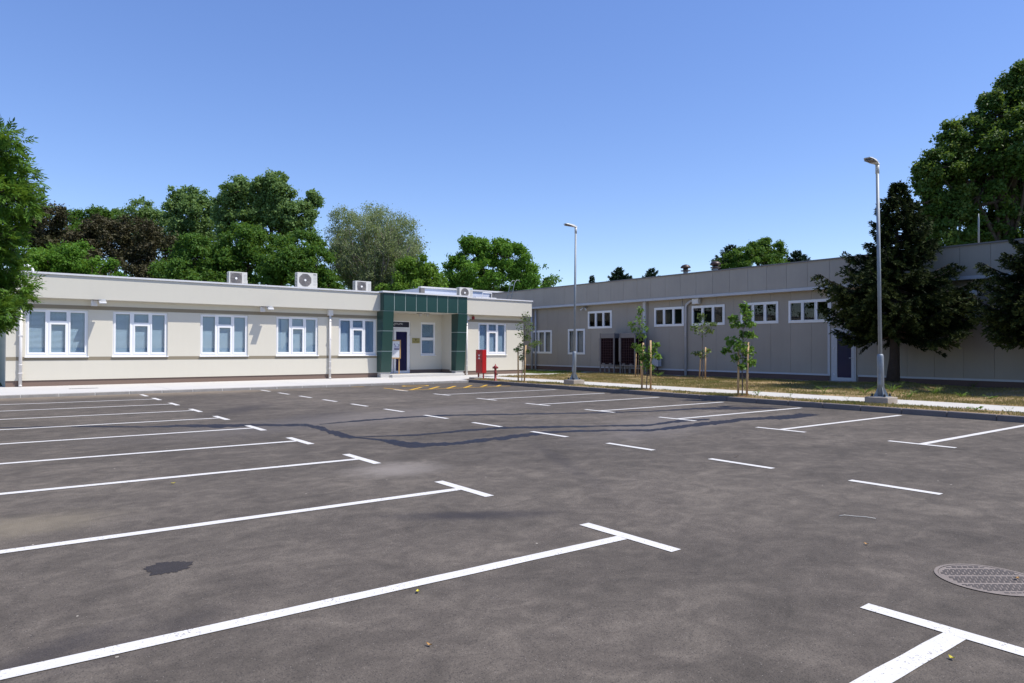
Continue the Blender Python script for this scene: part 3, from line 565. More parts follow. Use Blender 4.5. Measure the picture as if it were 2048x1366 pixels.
# floodlights under the eaves
def floodlight(x, label):
    t = thing('floodlight', label, 'lamp', (x, AYF + 0.10, 3.44), 0, 'floodlights under the eaves')
    bevel(MB().box(-0.11, -0.06, -0.245, 0.10, 0.06, -0.025).build('junction_box', M_PIPE, t), 0.01); MB().box(-0.06, -0.30, -0.024, 0.20, 0.04, -0.002).build('bracket', M_ACG, t)
    h = MB(); h.v = [(0.12, -0.42, -0.16), (0.36, -0.42, -0.16), (0.36, -0.10, -0.05), (0.12, -0.10, -0.05), (0.12, -0.44, -0.12), (0.36, -0.44, -0.12), (0.36, -0.12, -0.01), (0.12, -0.12, -0.01)]
    h.f = [(0, 3, 2, 1), (4, 5, 6, 7), (0, 1, 5, 4), (1, 2, 6, 5), (2, 3, 7, 6), (3, 0, 4, 7)]; h.sm = [False] * 6; h.build('lamp_head', M_WPVC, t)
    for k in range(6): yy = -0.40 + k * 0.05; MB().box(0.13, yy, -0.085 + k * 0.016, 0.35, yy + 0.012, -0.045 + k * 0.016).build('fin', M_LAMPHEAD, t)
    MB().tube([(0.22, -0.12, -0.05), (0.22, -0.03, -0.02)], 0.02, 8).build('arm', M_ACG, t)
floodlight(3.60, 'white floodlight under the eaves above the two leftmost windows'); floodlight(10.10, 'white floodlight under the eaves between the third and fourth windows from the left')
t = thing('porch_lamp', 'pair of small lamps hanging under the entrance portal ceiling', 'lamp', (18.75, 31.6, 3.44))
for dx in (-0.22, 0.22):
    MB().box(dx - 0.16, -0.05, -0.03, dx + 0.14, 0.05, -0.002).build('bracket', M_ACG, t); MB().box(dx - 0.02, -0.03, -0.16, dx + 0.10, 0.03, -0.032).build('lamp_head', M_LAMPHEAD, t)
t = thing('alarm_siren', 'small red alarm siren under the eaves right of the green portal', 'siren', (21.75, AY - 0.06, 3.28)); bevel(MB().box(-0.06, -0.05, -0.09, 0.06, 0.058, 0.09).build('body', M_DKRED, t), 0.015); MB().cyl((0, -0.05, 0.0), (0, -0.075, 0), 0.035).build('lens', M_RED, t)

# air conditioners on the roof
def ac(x, y, z, w_, h_, label, round_, side, mark=None):
    t = thing('air_conditioner', label, 'air conditioner', (x, y, z), 0, 'air conditioners on the pale roof')
    for q in (0.1, w_ - 0.15): MB().box(q, 0.0, -0.10, q + 0.05, 0.34, 0.0).build('foot', M_GALV, t)
    bevel(MB().panel('x', 0, w_, 0.002, h_, [], 0, 0.33).build('casing', M_AC, t), 0.015)
    cx, cz, r = w_ * 0.39, h_ * 0.5, min(h_ * 0.43, w_ * 0.33)
    fan = MB()
    if round_:
        rr = r; ag = [2 * math.pi * k / 8 + math.pi / 8 for k in range(8)] if round_ == 8 else [2 * math.pi * k / 28 for k in range(28)]
        P = [(cx + rr * 1.04 * math.cos(a), cz + rr * 1.04 * math.sin(a)) for a in ag]
    else: P = [(cx - r, cz - r), (cx + r, cz - r), (cx + r, cz + r), (cx - r, cz + r)]
    fan.face([(p[0], -0.003, p[1]) for p in P]); g_ = fan.build('fan_grille', M_ACG, t)
    rings = MB()
    for k in range(1, 9):
        rk = r * k / 8.5; rings.tube([(cx + rk * math.cos(a * math.pi / 14), -0.008, cz + rk * math.sin(a * math.pi / 14)) for a in range(29)], 0.004, 4, False)
    for k in range(8): a = k * math.pi / 4; rings.tube([(cx, -0.009, cz), (cx + r * math.cos(a), -0.009, cz + r * math.sin(a))], 0.004, 4, False)
    rings.build('wire_guard', M_HPMETAL, g_); MB().cyl((cx, -0.004, cz), (cx, -0.018, cz), 0.055, 0.05, 16).build('fan_hub', M_WPVC, g_)
    for k in range(7): zz = h_ * (0.16 + k * 0.1); MB().box(w_ * 0.80, -0.004, zz, w_ * 0.97, 0.001, zz + 0.006).build('louvre', M_ACG, t)
    if side:
        for k in range(9): zz = h_ * (0.08 + k * 0.098); MB().box(-0.004, 0.05, zz, 0.001, 0.28, zz + h_ * 0.045).build('side_slot', M_BLACK, t)
    if mark: MB().box(w_ * 0.80, -0.005, h_ * 0.86, w_ * 0.95, -0.001, h_ * 0.93).build('mark', mark, t)
    MB().box(w_, 0.1, 0.05, w_ + 0.05, 0.25, h_ * 0.4).build('valve_cover', M_AC, t)
ac(8.96, 32.2, 4.44, 0.80, 0.60, 'leftmost air conditioner on the pale roof, with a square fan grille', 0, True)
ac(12.12, 32.2, 4.50, 0.98, 0.73, 'largest air conditioner on the pale roof, with an octagonal fan grille', 8, True, M_MARK)
ac(15.13, 32.2, 4.44, 0.86, 0.57, 'small air conditioner on the roof just left of the green portal', 0, True)
ac(21.48, 32.2, 4.44, 0.89, 0.60, 'rightmost air conditioner on the pale roof, with a round fan grille', 28, True, M_ACBLUE)

# ================================================================ GREY BUILDING (wall x = 29.5)
BX, BXF = 29.5, 29.15
Bd = thing('hall_building', 'long grey metal panelled hall with a row of high windows', 'building', (BX, 15.0, 0))
BY0, BY1 = -9.0, 39.7
BW = [(33.40, 2.0, 1.25, 1.53, 3, 'curtain'), (30.32, 1.52, 1.22, 1.59, 2, 'curtain'), (28.06, 1.99, 2.80, 1.05, 3, None), (22.84, 2.0, 2.80, 1.04, 3, None), (20.33, 2.0, 2.80, 1.03, 3, None), (17.42, 2.0, 2.80, 1.03, 3, None), (14.91, 2.0, 2.79, 1.03, 3, None), (9.37, 1.0, 2.79, 1.05, 1, None), (5.2, 2.0, 2.79, 1.04, 3, None)]
DOOR = (13.86, 14.80, 0.20, 2.48)
bh = [(y + 0.03, y + w_ - 0.03, z + 0.03, z + h_ - 0.03) for y, w_, z, h_, k, c in BW] + [DOOR]
MB().panel('y', BY0, BY1, 0.1, 4.25, bh, BX + 0.035, BX + 0.12).build('wall', M_JOINT, Bd, True)
edges = [16.82 + k * 1.0 for k in range(-26, 23)]; edges = [BY0] + [e for e in edges if BY0 + .3 < e < BY1 - .3] + [BY1]
for a, c in zip(edges[:-1], edges[1:]):
    zc = [0.50]
    for h in bh:
        if h[0] <= a + 0.004 and h[1] >= c - 0.004: zc += [h[2], h[3]]
    for z0, z1 in zip(zc[::2], zc[1::2] + [4.235]): MB().panel('y', a + 0.004, c - 0.004, z0, z1, bh, BX, BX + 0.034).build('wall_panel', M_PANEL, Bd, True)
    MB().box(BXF, a + 0.005, 4.36, BXF + 0.04, c - 0.005, 5.50).build('fascia_panel', M_PANELF, Bd, True)
rf = MB().box(BXF + 0.035, BY0, 4.24, 41.5, BY1 + 5, 5.49).build('roof', M_JOINT, Bd, True)
MB().box(BXF - 0.05, BY0 - 0.02, 5.49, BXF + 0.25, BY1 + 0.3, 5.545).build('roof_cap', M_HPMETAL, rf, True)
MB().box(BXF - 0.03, BY0 - 0.02, 4.22, BXF + 0.06, BY1 + 0.1, 4.352).build('eaves_trim', M_FLASH, rf, True)
MB().box(BXF + 0.06, BY0, 4.225, BX + 0.1, BY1, 4.237).build('soffit', M_WALLA, rf, True)
for a, c in ((BY0, DOOR[0] - 0.1), (DOOR[1] + 0.22, BY1)):
    MB().box(BX - 0.03, a, 0.43, BX + 0.03, c, 0.505).build('base_trim', M_FLASH, Bd, True); MB().box(BX + 0.005, a, 0.02, BX + 0.06, c, 0.43).build('plinth', M_BPLINTH, Bd, True)
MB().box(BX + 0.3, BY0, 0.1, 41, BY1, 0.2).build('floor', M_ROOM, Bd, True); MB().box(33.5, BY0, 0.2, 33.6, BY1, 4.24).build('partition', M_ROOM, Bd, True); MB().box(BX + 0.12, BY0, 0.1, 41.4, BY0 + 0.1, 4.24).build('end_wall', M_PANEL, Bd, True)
for y, w_, z, h_, k, c in BW:
    bd = 0.115; gap = 0.135; pw = (w_ - 2 * bd - (k - 1) * gap) / k
    pn = [(bd + i * (pw + gap), bd + i * (pw + gap) + pw, 0.125, h_ - 0.125) for i in range(k)]
    window(Bd, (BX - 0.035, y + w_, z), 'B%d%s%.2f%.2f' % (k, c, w_, h_), w_, h_, pn, 0.08, c, gl=M_GLASSD, axis='y', sashes=[(a - 0.05, e + 0.05, 0.075, h_ - 0.075, 0.045) for a, e, _, _ in pn], sill=False)
# service door
dr = MB().panel('y', DOOR[0] - 0.02, DOOR[1] + 0.10, 0.2, 2.50, [(DOOR[0] + 0.04, DOOR[1] - 0.04, 0.24, 2.42)], BX - 0.04, BX + 0.06).build('door', M_FLASH, Bd, True)
bevel(MB().panel('y', DOOR[0] + 0.045, DOOR[1] - 0.045, 0.245, 2.41, [(DOOR[0] + 0.17, DOOR[1] - 0.16, 0.37, 2.28)], BX - 0.05, BX + 0.01).build('leaf', M_FLASH, dr, True), 0.006, 1)
MB().box(BX - 0.02, DOOR[0] + 0.165, 0.365, BX - 0.014, DOOR[1] - 0.155, 2.285).build('pane', M_GLASSB, dr, True)
b = MB(); b.tube([(BX - 0.05, DOOR[0] + 0.11, 1.22), (BX - 0.10, DOOR[0] + 0.11, 1.22), (BX - 0.10, DOOR[0] + 0.24, 1.22)], 0.012, 8); b.build('handle', M_CAP, dr, True)
for z in (0.45, 1.60, 2.12): MB().cyl((BX - 0.06, DOOR[1] - 0.03, z), (BX - 0.06, DOOR[1] - 0.03, z + 0.1), 0.016).build('hinge', M_WPVC, dr, True)
MB().box(BX - 0.032, DOOR[1] + 0.165, 0.43, BX + 0.02, DOOR[1] + 0.27, 4.22).build('door_trim', M_FLASH, Bd, True)
MB().box(28.95, DOOR[0] - 0.15, 0.15, BX + 0.05, DOOR[1] + 0.2, 0.215).build('door_step', M_KERB, Bd, True)
# post, pipes
MB().box(BX - 0.09, 25.42, 0.2, BX - 0.002, 25.62, 4.22).build('joint_cover', M_FLASH, Bd, True); MB().box(BX - 0.05, 25.30, 0.2, BX - 0.003, 25.415, 4.22).build('joint_cover', M_JOINT, Bd, True)
b = MB(); b.tube([(BX - 0.09, 22.67, 0.14), (BX - 0.09, 22.67, 3.78), (BX - 0.10, 22.60, 3.92), (BX - 0.13, 22.32, 4.08), (BX - 0.15, 22.1, 4.12)], 0.065, 10); b.build('downpipe', M_FLASH, Bd, True)
bevel(MB().box(BX - 0.26, 21.75, 3.92, BX - 0.05, 22.15, 4.2).build('rainwater_head', M_PIPE, Bd, True), 0.01)
MB().cyl((BX - 0.03, 22.95, 3.3), (BX - 0.03, 22.95, 4.22), 0.015, n=8).build('conduit', M_FLASH, Bd, True)
for y in (35.35, 34.95): MB().cyl((BX - 0.09, y, 0.15), (BX - 0.09, y, 4.2), 0.06, n=10).build('downpipe', M_FLASH, Bd, True)
# raised pale wing at the back
wg = MB().box(23.4, 39.7, 0, 41.4, 46, 5.62).build('rear_wing', M_WING, Bd, True); MB().box(23.32, 39.62, 5.62, 41.5, 40.0, 5.72).build('roof_cap', M_CAP, wg, True); MB().box(23.33, 39.63, 0, 23.62, 39.9, 5.61).build('corner_trim', M_HPMETAL, wg, True)
# roof vents and mast
for y, nm in ((23.9, 'dark mushroom roof vent on the grey hall nearer the pale building'), (21.95, 'dark mushroom roof vent on the grey hall beside the oak crown')):
    t = thing('roof_vent', nm, 'vent', (31, y, 5.49), 0, 'roof vents of the grey hall')
    MB().cyl((0, 0, 0), (0, 0, 0.5), 0.13).build('duct', M_GALV, t); MB().lathe([(0.27, 0.42), (0.28, 0.45), (0.16, 0.47)], n=16).build('collar', M_VENT, t); MB().lathe([(0.14, 0.5), (0.14, 0.58), (0.28, 0.60), (0.27, 0.66), (0.18, 0.75), (0.05, 0.79), (0.0, 0.79)], n=18).build('cowl', M_VENT, t)
tag(MB().tube([(31, 9.78, 5.49), (31, 9.78, 6.7), (31, 9.78, 6.95)], [0.035, 0.03, 0.012], 8).build('roof_mast', M_GALV), 'thin grey mast standing on the roof of the grey hall', 'mast')
t = thing('wall_lamp', 'small twin lamp under the eaves of the grey hall above a high window', 'lamp', (BX - 0.02, 30.2, 4.0)); MB().box(-0.25, -0.12, 0.10, 0.0, 0.12, 0.13).build('bracket', M_ACG, t)
for s in (-1, 1): MB().tube([(-0.18, s * 0.06, 0.10), (-0.24, s * 0.20, -0.02), (-0.26, s * 0.24, -0.07)], [0.03, 0.05, 0.06], 10).build('lamp_head', M_LAMPHEAD, t)
# heat pumps
def heatpump(y, label):
    t = thing('heat_pump', label, 'heat pump', (28.30, y, 0.17), 0, 'heat pumps by the grey hall'); W_ = 1.08
    for yy in (0.0, W_):
        for xx in (0.0, 0.72): MB().box(xx, yy - 0.035, 0, xx + 0.06, yy + 0.035, 2.30).build('post', M_HPMETAL, t)
    for yy in (0.35, 0.72): MB().box(0.02, yy, 0, 0.07, yy + 0.045, 0.45).build('leg', M_ACG, t)
    MB().box(0.0, 0.04, 0.46, 0.78, W_ - 0.04, 0.52).build('base_tray', M_HPMETAL, t); MB().box(0.02, 0.04, 2.02, 0.78, W_ - 0.04, 2.28).build('top_casing', M_HPMETAL, t); MB().box(0.05, 0.04, 0.525, 0.76, W_ - 0.04, 2.015).build('coil', M_COIL, t)
    MB().box(-0.01, 0.20, 0.535, 0.045, 0.36, 0.585).build('drain_slot', M_HPMETAL, t); MB().box(-0.01, 0.72, 0.535, 0.045, 0.9, 0.585).build('drain_slot', M_HPMETAL, t)
    gd = MB()
    for k in range(10): z = 0.62 + k * 0.15; gd.box(0.026, 0.05, z, 0.034, W_ - 0.05, z + 0.007)
    for k in range(6): yy = 0.12 + k * 0.17; gd.box(0.016, yy, 0.56, 0.024, yy + 0.007, 2.0)
    gd.build('wire_guard', M_HPGRID, t); MB().box(0.0, W_ + 0.04, 0.7, 0.05, W_ + 0.10, 2.0).build('edge_strip', M_HPMETAL, t)
heatpump(26.78, 'left one of two tall dark-grilled heat pumps against the grey hall'); heatpump(25.22, 'right one of two tall dark-grilled heat pumps behind the saplings')
b = MB()
t = thing('service_box', 'pale grey metal box on dark legs against the grey hall wall', 'cabinet', (29.0, 24.2, 0.18)); bevel(MB().box(0, 0, 0.45, 0.30, 0.62, 1.08).build('casing', M_FLASH, t), 0.01)
for yy in (0.1, 0.45): MB().box(0.1, yy, 0, 0.16, yy + 0.05, 0.448).build('leg', M_BLACK, t)

# ================================================================ STREET FURNITURE
def lamp(x, y, H, label, lean):
    t = thing('street_lamp', label, 'street lamp', (x, y, 0.10), 0, 'street lamps along the kerb')
    bevel(MB().box(-0.30, -0.30, 0.0, 0.30, 0.30, 0.22).build('concrete_base', M_BASE, t), 0.015)
    MB().box(-0.20, -0.20, 0.221, 0.20, 0.20, 0.24).build('base_plate', M_GALV, t)
    for sx in (-1, 1):
        for sy in (-1, 1): MB().cyl((sx * 0.16, sy * 0.16, 0.241), (sx * 0.16, sy * 0.16, 0.31), 0.03, 0.025, 8).build('bolt', M_BLACK, t)
    for k in range(4):
        a = k * math.pi / 2 + 0.785; c_, s_ = math.cos(a), math.sin(a); f = MB(); n_ = Vector((-s_, c_, 0)) * 0.006; P = [Vector((c_ * 0.07, s_ * 0.07, 0.241)), Vector((c_ * 0.19, s_ * 0.19, 0.241)), Vector((c_ * 0.07, s_ * 0.07, 0.5))]
        f.face([p + n_ for p in P]); f.face([p - n_ for p in reversed(P)]); [f.face([P[q] + n_, P[q] - n_, P[(q + 1) % 3] - n_, P[(q + 1) % 3] + n_]) for q in range(3)]; f.build('gusset', M_GALV, t)
    X = lambda z: lean[0] * z / H; Y = lambda z: lean[1] * z / H
    pb = MB(); pb.tube([(0, 0, 0.241), (X(1.3), Y(1.3), 1.30), (X(1.33), Y(1.33), 1.35), (X(1.35), Y(1.35), 1.37)], [0.082, 0.082, 0.072, 0.055], 20); pb.build('lower_pole', M_GALV, t)
    MB().box(-0.089, -0.035, 0.55, -0.070, 0.035, 0.85).build('service_door', M_GALV, t)
    MB().tube([(X(1.3), Y(1.3), 1.3), (X(H), Y(H), H - 0.12)], [0.050, 0.041], 18).build('upper_pole', M_GALV, t)
    hd = MB(); ox, oy = X(H), Y(H)
    MB().tube([(ox, oy, H - 0.26), (ox, oy, H - 0.02)], 0.050, 14).build('spigot', M_LAMPHEAD, t)
    prof = [(0.05, 0.05, 0.02), (-0.08, 0.06, 0.05), (-0.22, 0.11, 0.045), (-0.48, 0.12, 0.028), (-0.60, 0.09, 0.012)]   # x, half width, half height
    vs = []
    for k, (xx, hw, hh) in enumerate(prof):
        zc = H + 0.0 + (-xx) * 0.10; vs.append([(ox + xx, oy - hw, zc - hh * .5), (ox + xx, oy + hw, zc - hh * .5), (ox + xx, oy + hw * 0.75, zc + hh), (ox + xx, oy - hw * 0.75, zc + hh)])
    for k in range(4):
        for q in range(4): hd.face([vs[k][q], vs[k][(q + 1) % 4], vs[k + 1][(q + 1) % 4], vs[k + 1][q]])
    hd.face(vs[0]); hd.face(vs[-1][::-1]); hd.build('lamp_head', M_LAMPHEAD, t)
    MB().box(ox - 0.56, oy - 0.10, H + 0.0, ox - 0.2, oy + 0.10, H + 0.012).build('lamp_glass', M_ACG, t)
lamp(19.13, 20.30, 6.45, 'far galvanised street lamp beside the path, nearest the pale building', (0.05, -0.03)); lamp(19.13, 8.32, 6.50, 'near galvanised street lamp in front of the spruce', (-0.05, 0.06))

# wooden poster stand by the entrance
pb_ = G(786, 754.5, WZ); ps_ = thing('poster_stand', 'wooden poster stand with a white sheet before the entrance', 'poster stand', (pb_[0] - 0.02, pb_[1] - 0.1, WZ), R(-24))
for sx in (-0.29, 0.29):
    MB().box(sx - 0.03, -0.02, 0.02, sx + 0.03, 0.02, 1.72).build('leg', M_WOOD, ps_); MB().box(sx - 0.03, -0.28, 0.0, sx + 0.03, 0.28, 0.045).build('foot', M_WOOD, ps_)
fr = MB().panel('x', -0.37, 0.37, 0.93, 1.90, [(-0.31, 0.31, 0.99, 1.84)], -0.055, -0.022).build('frame', M_WOOD, ps_); MB().box(-0.312, -0.045, 0.985, 0.312, -0.028, 1.845).build('poster', M_PAPER, ps_)
MB().box(0.03, -0.047, 1.38, 0.29, -0.0455, 1.47).build('poster_print', M_PRINT2, ps_); MB().box(0.03, -0.047, 1.47, 0.29, -0.0455, 1.53).build('poster_print', M_PRINT3, ps_)
pr = MB()
for (x, z, a, c) in ((0.05, 1.55, 0.10, 0.035), (0.20, 1.53, 0.06, 0.04), (0.02, 1.64, 0.045, 0.07), (0.06, 1.60, 0.04, 0.04), (0.25, 1.58, 0.04, 0.10), (0.17, 1.69, 0.025, 0.03), (0.21, 1.64, 0.03, 0.02)): pr.box(x, -0.047, z, x + a, -0.0456, z + c)
pr.build('poster_print', M_PRINT1, ps_)

# fire hose cabinet and hydrant
t = thing('hose_cabinet', 'red metal fire hose cabinet on two legs near the kerb corner', 'fire cabinet', (18.70, 26.10, 0.16))
for yy in (0.06, 0.46): MB().box(0.08, yy - 0.025, 0, 0.13, yy + 0.025, 0.26).build('leg', M_DKRED, t)
bd = bevel(MB().box(0, 0, 0.26, 0.24, 0.54, 1.36).build('casing', M_RED, t), 0.008); bevel(MB().box(-0.012, 0.02, 0.28, -0.001, 0.52, 1.34).build('door', M_RED, t), 0.004, 1)
st = MB()
for (y0, z0, y1, z1) in ((0.17, 1.10, 0.33, 1.125), (0.17, 0.92, 0.33, 0.945)): st.box(-0.0145, y0, z0, -0.0125, y1, z1)
st.v = st.v; st.face([(-0.0135, 0.19, 1.095), (-0.0135, 0.31, 1.095), (-0.0135, 0.25, 1.03)]); st.face([(-0.0135, 0.19, 0.95), (-0.0135, 0.31, 0.95), (-0.0135, 0.25, 1.015)]); st.build('hydrant_symbol', M_WHITE, t)
MB().box(-0.0145, 0.44, 1.23, -0.0125, 0.49, 1.31).build('sticker', M_BRASS, t); MB().box(-0.022, 0.04, 0.78, -0.0125, 0.07, 0.84).build('latch', M_BLACK, t)
bevel(tag(MB().box(18.28, 26.15, 0.10, 18.75, 26.60, 0.22).build('concrete_block', M_KERB), 'rough grey concrete block at the foot of the red hose cabinet', 'block'), 0.02)
t = thing('fire_hydrant', 'slim dark red fire hydrant standing on the verge near the kerb corner', 'hydrant', (18.36, 24.62, 0.12))
MB().lathe([(0.085, 0.0), (0.085, 0.03), (0.052, 0.035), (0.052, 0.36), (0.058, 0.37), (0.058, 0.40), (0.05, 0.41), (0.05, 0.54), (0.075, 0.56), (0.085, 0.60), (0.08, 0.65), (0.05, 0.685), (0.03, 0.69), (0.03, 0.72), (0.018, 0.73), (0.018, 0.765), (0, 0.77)], n=18).build('barrel', M_DKRED, t)
for a in (0.3, 0.3 + math.pi): c_, s_ = math.cos(a - 0.9), math.sin(a - 0.9); MB().tube([(c_ * 0.05, s_ * 0.05, 0.6), (c_ * 0.12, s_ * 0.12, 0.6), (c_ * 0.13, s_ * 0.13, 0.6)], [0.042, 0.045, 0.03], 12).build('outlet', M_DKRED, t)
MB().tube([(0.04, -0.03, 0.30), (0.09, -0.06, 0.30)], [0.03, 0.03], 10).build('valve', M_BLACK, t)

# manhole cover
mh = thing('manhole_cover', 'round cast iron manhole cover at the right edge of the asphalt', 'manhole', (5.56, 1.69, 0.0), R(52))
rg = MB()
for i in range(48):
    a0, a1 = 2 * math.pi * i / 48, 2 * math.pi * (i + 1) / 48
    for r0, r1, z in ((0.335, 0.312, 0.006),): rg.face([(r0 * math.cos(a0), r0 * math.sin(a0), z), (r0 * math.cos(a1), r0 * math.sin(a1), z), (r1 * math.cos(a1), r1 * math.sin(a1), z), (r1 * math.cos(a0), r1 * math.sin(a0), z)])
rg.build('ring', M_IRON, mh); ds = MB(); ds.face([(0.309 * math.cos(2 * math.pi * i / 48), 0.309 * math.sin(2 * math.pi * i / 48), 0.004) for i in range(48)]); ds.build('disc', M_IRON, mh)
td = MB()
for i in range(-13, 14):
    for j in range(-7, 8):
        x, y = i * 0.0225, j * 0.041 + (0.012 if i % 2 else 0)
        if math.hypot(x, y) < 0.285 and i % 7 != 3: td.box(x - 0.006, y - 0.0145, 0.0035, x + 0.006, y + 0.0145, 0.0060)
tag(td.build('tread', M_IRONP, mh), kind='stuff')
p = G(168, 782, WZ); t = thing('drain_grate', 'narrow dark drain grate in the pale pavement near the left downpipe', 'drain', (p[0], p[1], WZ))
MB().box(-0.45, -0.07, -0.01, 0.45, 0.07, 0.004).build('frame', M_IRONP, t)
for k in range(14): MB().box(-0.42 + k * 0.061, -0.055, 0.0045, -0.385 + k * 0.061, 0.055, 0.007).build('slot', M_BLACK, t)
# litter on the asphalt
def litter(name, px, py, ln, wd, mat, label, cat='leaf', curl=0.02, z=0.006):
    p = G(px, py); a = rnd.uniform(0, 6.28); b = MB(); n = 8
    for i in range(n):
        t0, t1 = i / n, (i + 1) / n; f = lambda t: (ln * (t - 0.5), wd * 0.5 * math.sin(math.pi * min(1, t * 1.05)) ** 0.7, curl * abs(t - 0.5) * 2)
        A0, A1 = f(t0), f(t1)
        for s in (-1, 1): b.face([(A0[0], 0, A0[2] + 0.001), (A1[0], 0, A1[2] + 0.001), (A1[0], s * A1[1], A1[2] + 0.012), (A0[0], s * A0[1], A0[2] + 0.012)])
    o = b.build(name, mat); o.scale = (0.7, 0.7, 0.45); o.location = (p[0], p[1], z); o.rotation_euler = (0, 0, a); return tag(o, label, cat)
litter('fallen_leaf', 838, 1187, 0.060, 0.030, M_YLEAF, 'bright yellow fallen leaf below the nearest long white line'); litter('fallen_leaf', 1907, 1314, 0.05, 0.03, M_YLEAF, 'small yellow fallen leaf beside the nearest right-hand T marking')
litter('fallen_leaf', 1735, 1086, 0.06, 0.03, M_BLEAF, 'brown fallen leaf on open asphalt left of the manhole cover'); litter('fallen_leaf', 1474, 912, 0.10, 0.06, M_DLEAF, 'dark curled leaf above a short white dash', curl=0.06); litter('fallen_leaf', 2037, 1155, 0.06, 0.03, M_BLEAF, 'orange brown leaf lying on the manhole cover', z=0.012)
litter('fallen_leaf', 348, 972, 0.07, 0.035, M_YLEAF, 'faded yellow leaf below the third long white line'); litter('fallen_leaf', 862, 1294, 0.06, 0.02, M_BLEAF, 'pale dry leaf scrap low in the middle of the asphalt')
p = G(1712, 1030); tag(MB().tube([(p[0] - .10, p[1] + .10, .008), (p[0] - .04, p[1] + .08, .010), (p[0], p[1], .009), (p[0] + .05, p[1] - .08, .010), (p[0] + .07, p[1] - .16, .008)], 0.0026, 6).build('string', M_STRING), 'short pale curled string lying on the asphalt', 'string')
# railing left of the pale building
t = thing('railing', 'white metal railing at the left end of the pale building', 'railing', (-4.0, 37.0, 0.0))
for z in (0.25, 1.15): MB().box(0, -0.02, z, 4.6, 0.02, z + 0.05).build('rail', M_WPVC, t)
for k in range(24): MB().box(0.05 + k * 0.195, -0.012, 0.02, 0.075 + k * 0.195, 0.012, 1.149).build('bar', M_WPVC, t)

# ================================================================ TREES
LEAF = {
 'ash': leafmat('ash_leaf', (0.051, 0.114, 0.014), (0.083, 0.179, 0.021), (0.136, 0.250, 0.036), 0.36), 'copper': leafmat('copper_leaf', (0.040, 0.034, 0.016), (0.060, 0.054, 0.024), (0.080, 0.085, 0.032), 0.18),
 'lime': leafmat('lime_green_leaf', (0.059, 0.145, 0.015), (0.099, 0.224, 0.024), (0.172, 0.317, 0.040), 0.42), 'poplar': leafmat('poplar_leaf', (0.098, 0.171, 0.057), (0.155, 0.253, 0.081), (0.244, 0.350, 0.139), 0.42),
 'dark': leafmat('dark_green_leaf', (0.044, 0.106, 0.016), (0.075, 0.163, 0.025), (0.124, 0.240, 0.039), 0.42), 'willow': leafmat('willow_leaf', (0.172, 0.213, 0.098), (0.253, 0.299, 0.149), (0.356, 0.402, 0.230), 0.42),
 'yel': leafmat('yellow_green_leaf', (0.069, 0.138, 0.014), (0.115, 0.218, 0.023), (0.184, 0.299, 0.040), 0.38), 'chest': leafmat('broad_leaf', (0.033, 0.079, 0.016), (0.066, 0.132, 0.026), (0.198, 0.225, 0.053), 0.38),
 'conif': leafmat('conifer_leaf', (0.012, 0.032, 0.018), (0.022, 0.050, 0.026), (0.040, 0.075, 0.035), 0.08, 0.6, 0.12), 'spruce': leafmat('spruce_needle', (0.008, 0.016, 0.006), (0.017, 0.029, 0.009), (0.085, 0.105, 0.030), 0.06, 0.6, 0.08),
 'sap': leafmat('sapling_leaf', (0.075, 0.14, 0.025), (0.11, 0.21, 0.035), (0.17, 0.29, 0.06), 0.35), 'sapg': leafmat('grey_sapling_leaf', (0.08, 0.12, 0.04), (0.12, 0.17, 0.06), (0.18, 0.24, 0.09), 0.3)}
def curve(p0, p1, sag, n=5, jit=0.0):
    p0, p1 = Vector(p0), Vector(p1); L_ = (p1 - p0).length; P = []
    for i in range(n + 1):
        t = i / n; q = p0.lerp(p1, t) + Vector((0, 0, sag * L_ * math.sin(math.pi * t)))
        if 0 < i < n and jit: q += Vector((rnd.uniform(-1, 1), rnd.uniform(-1, 1), rnd.uniform(-1, 1))) * jit * L_
        P.append(q)
    return P
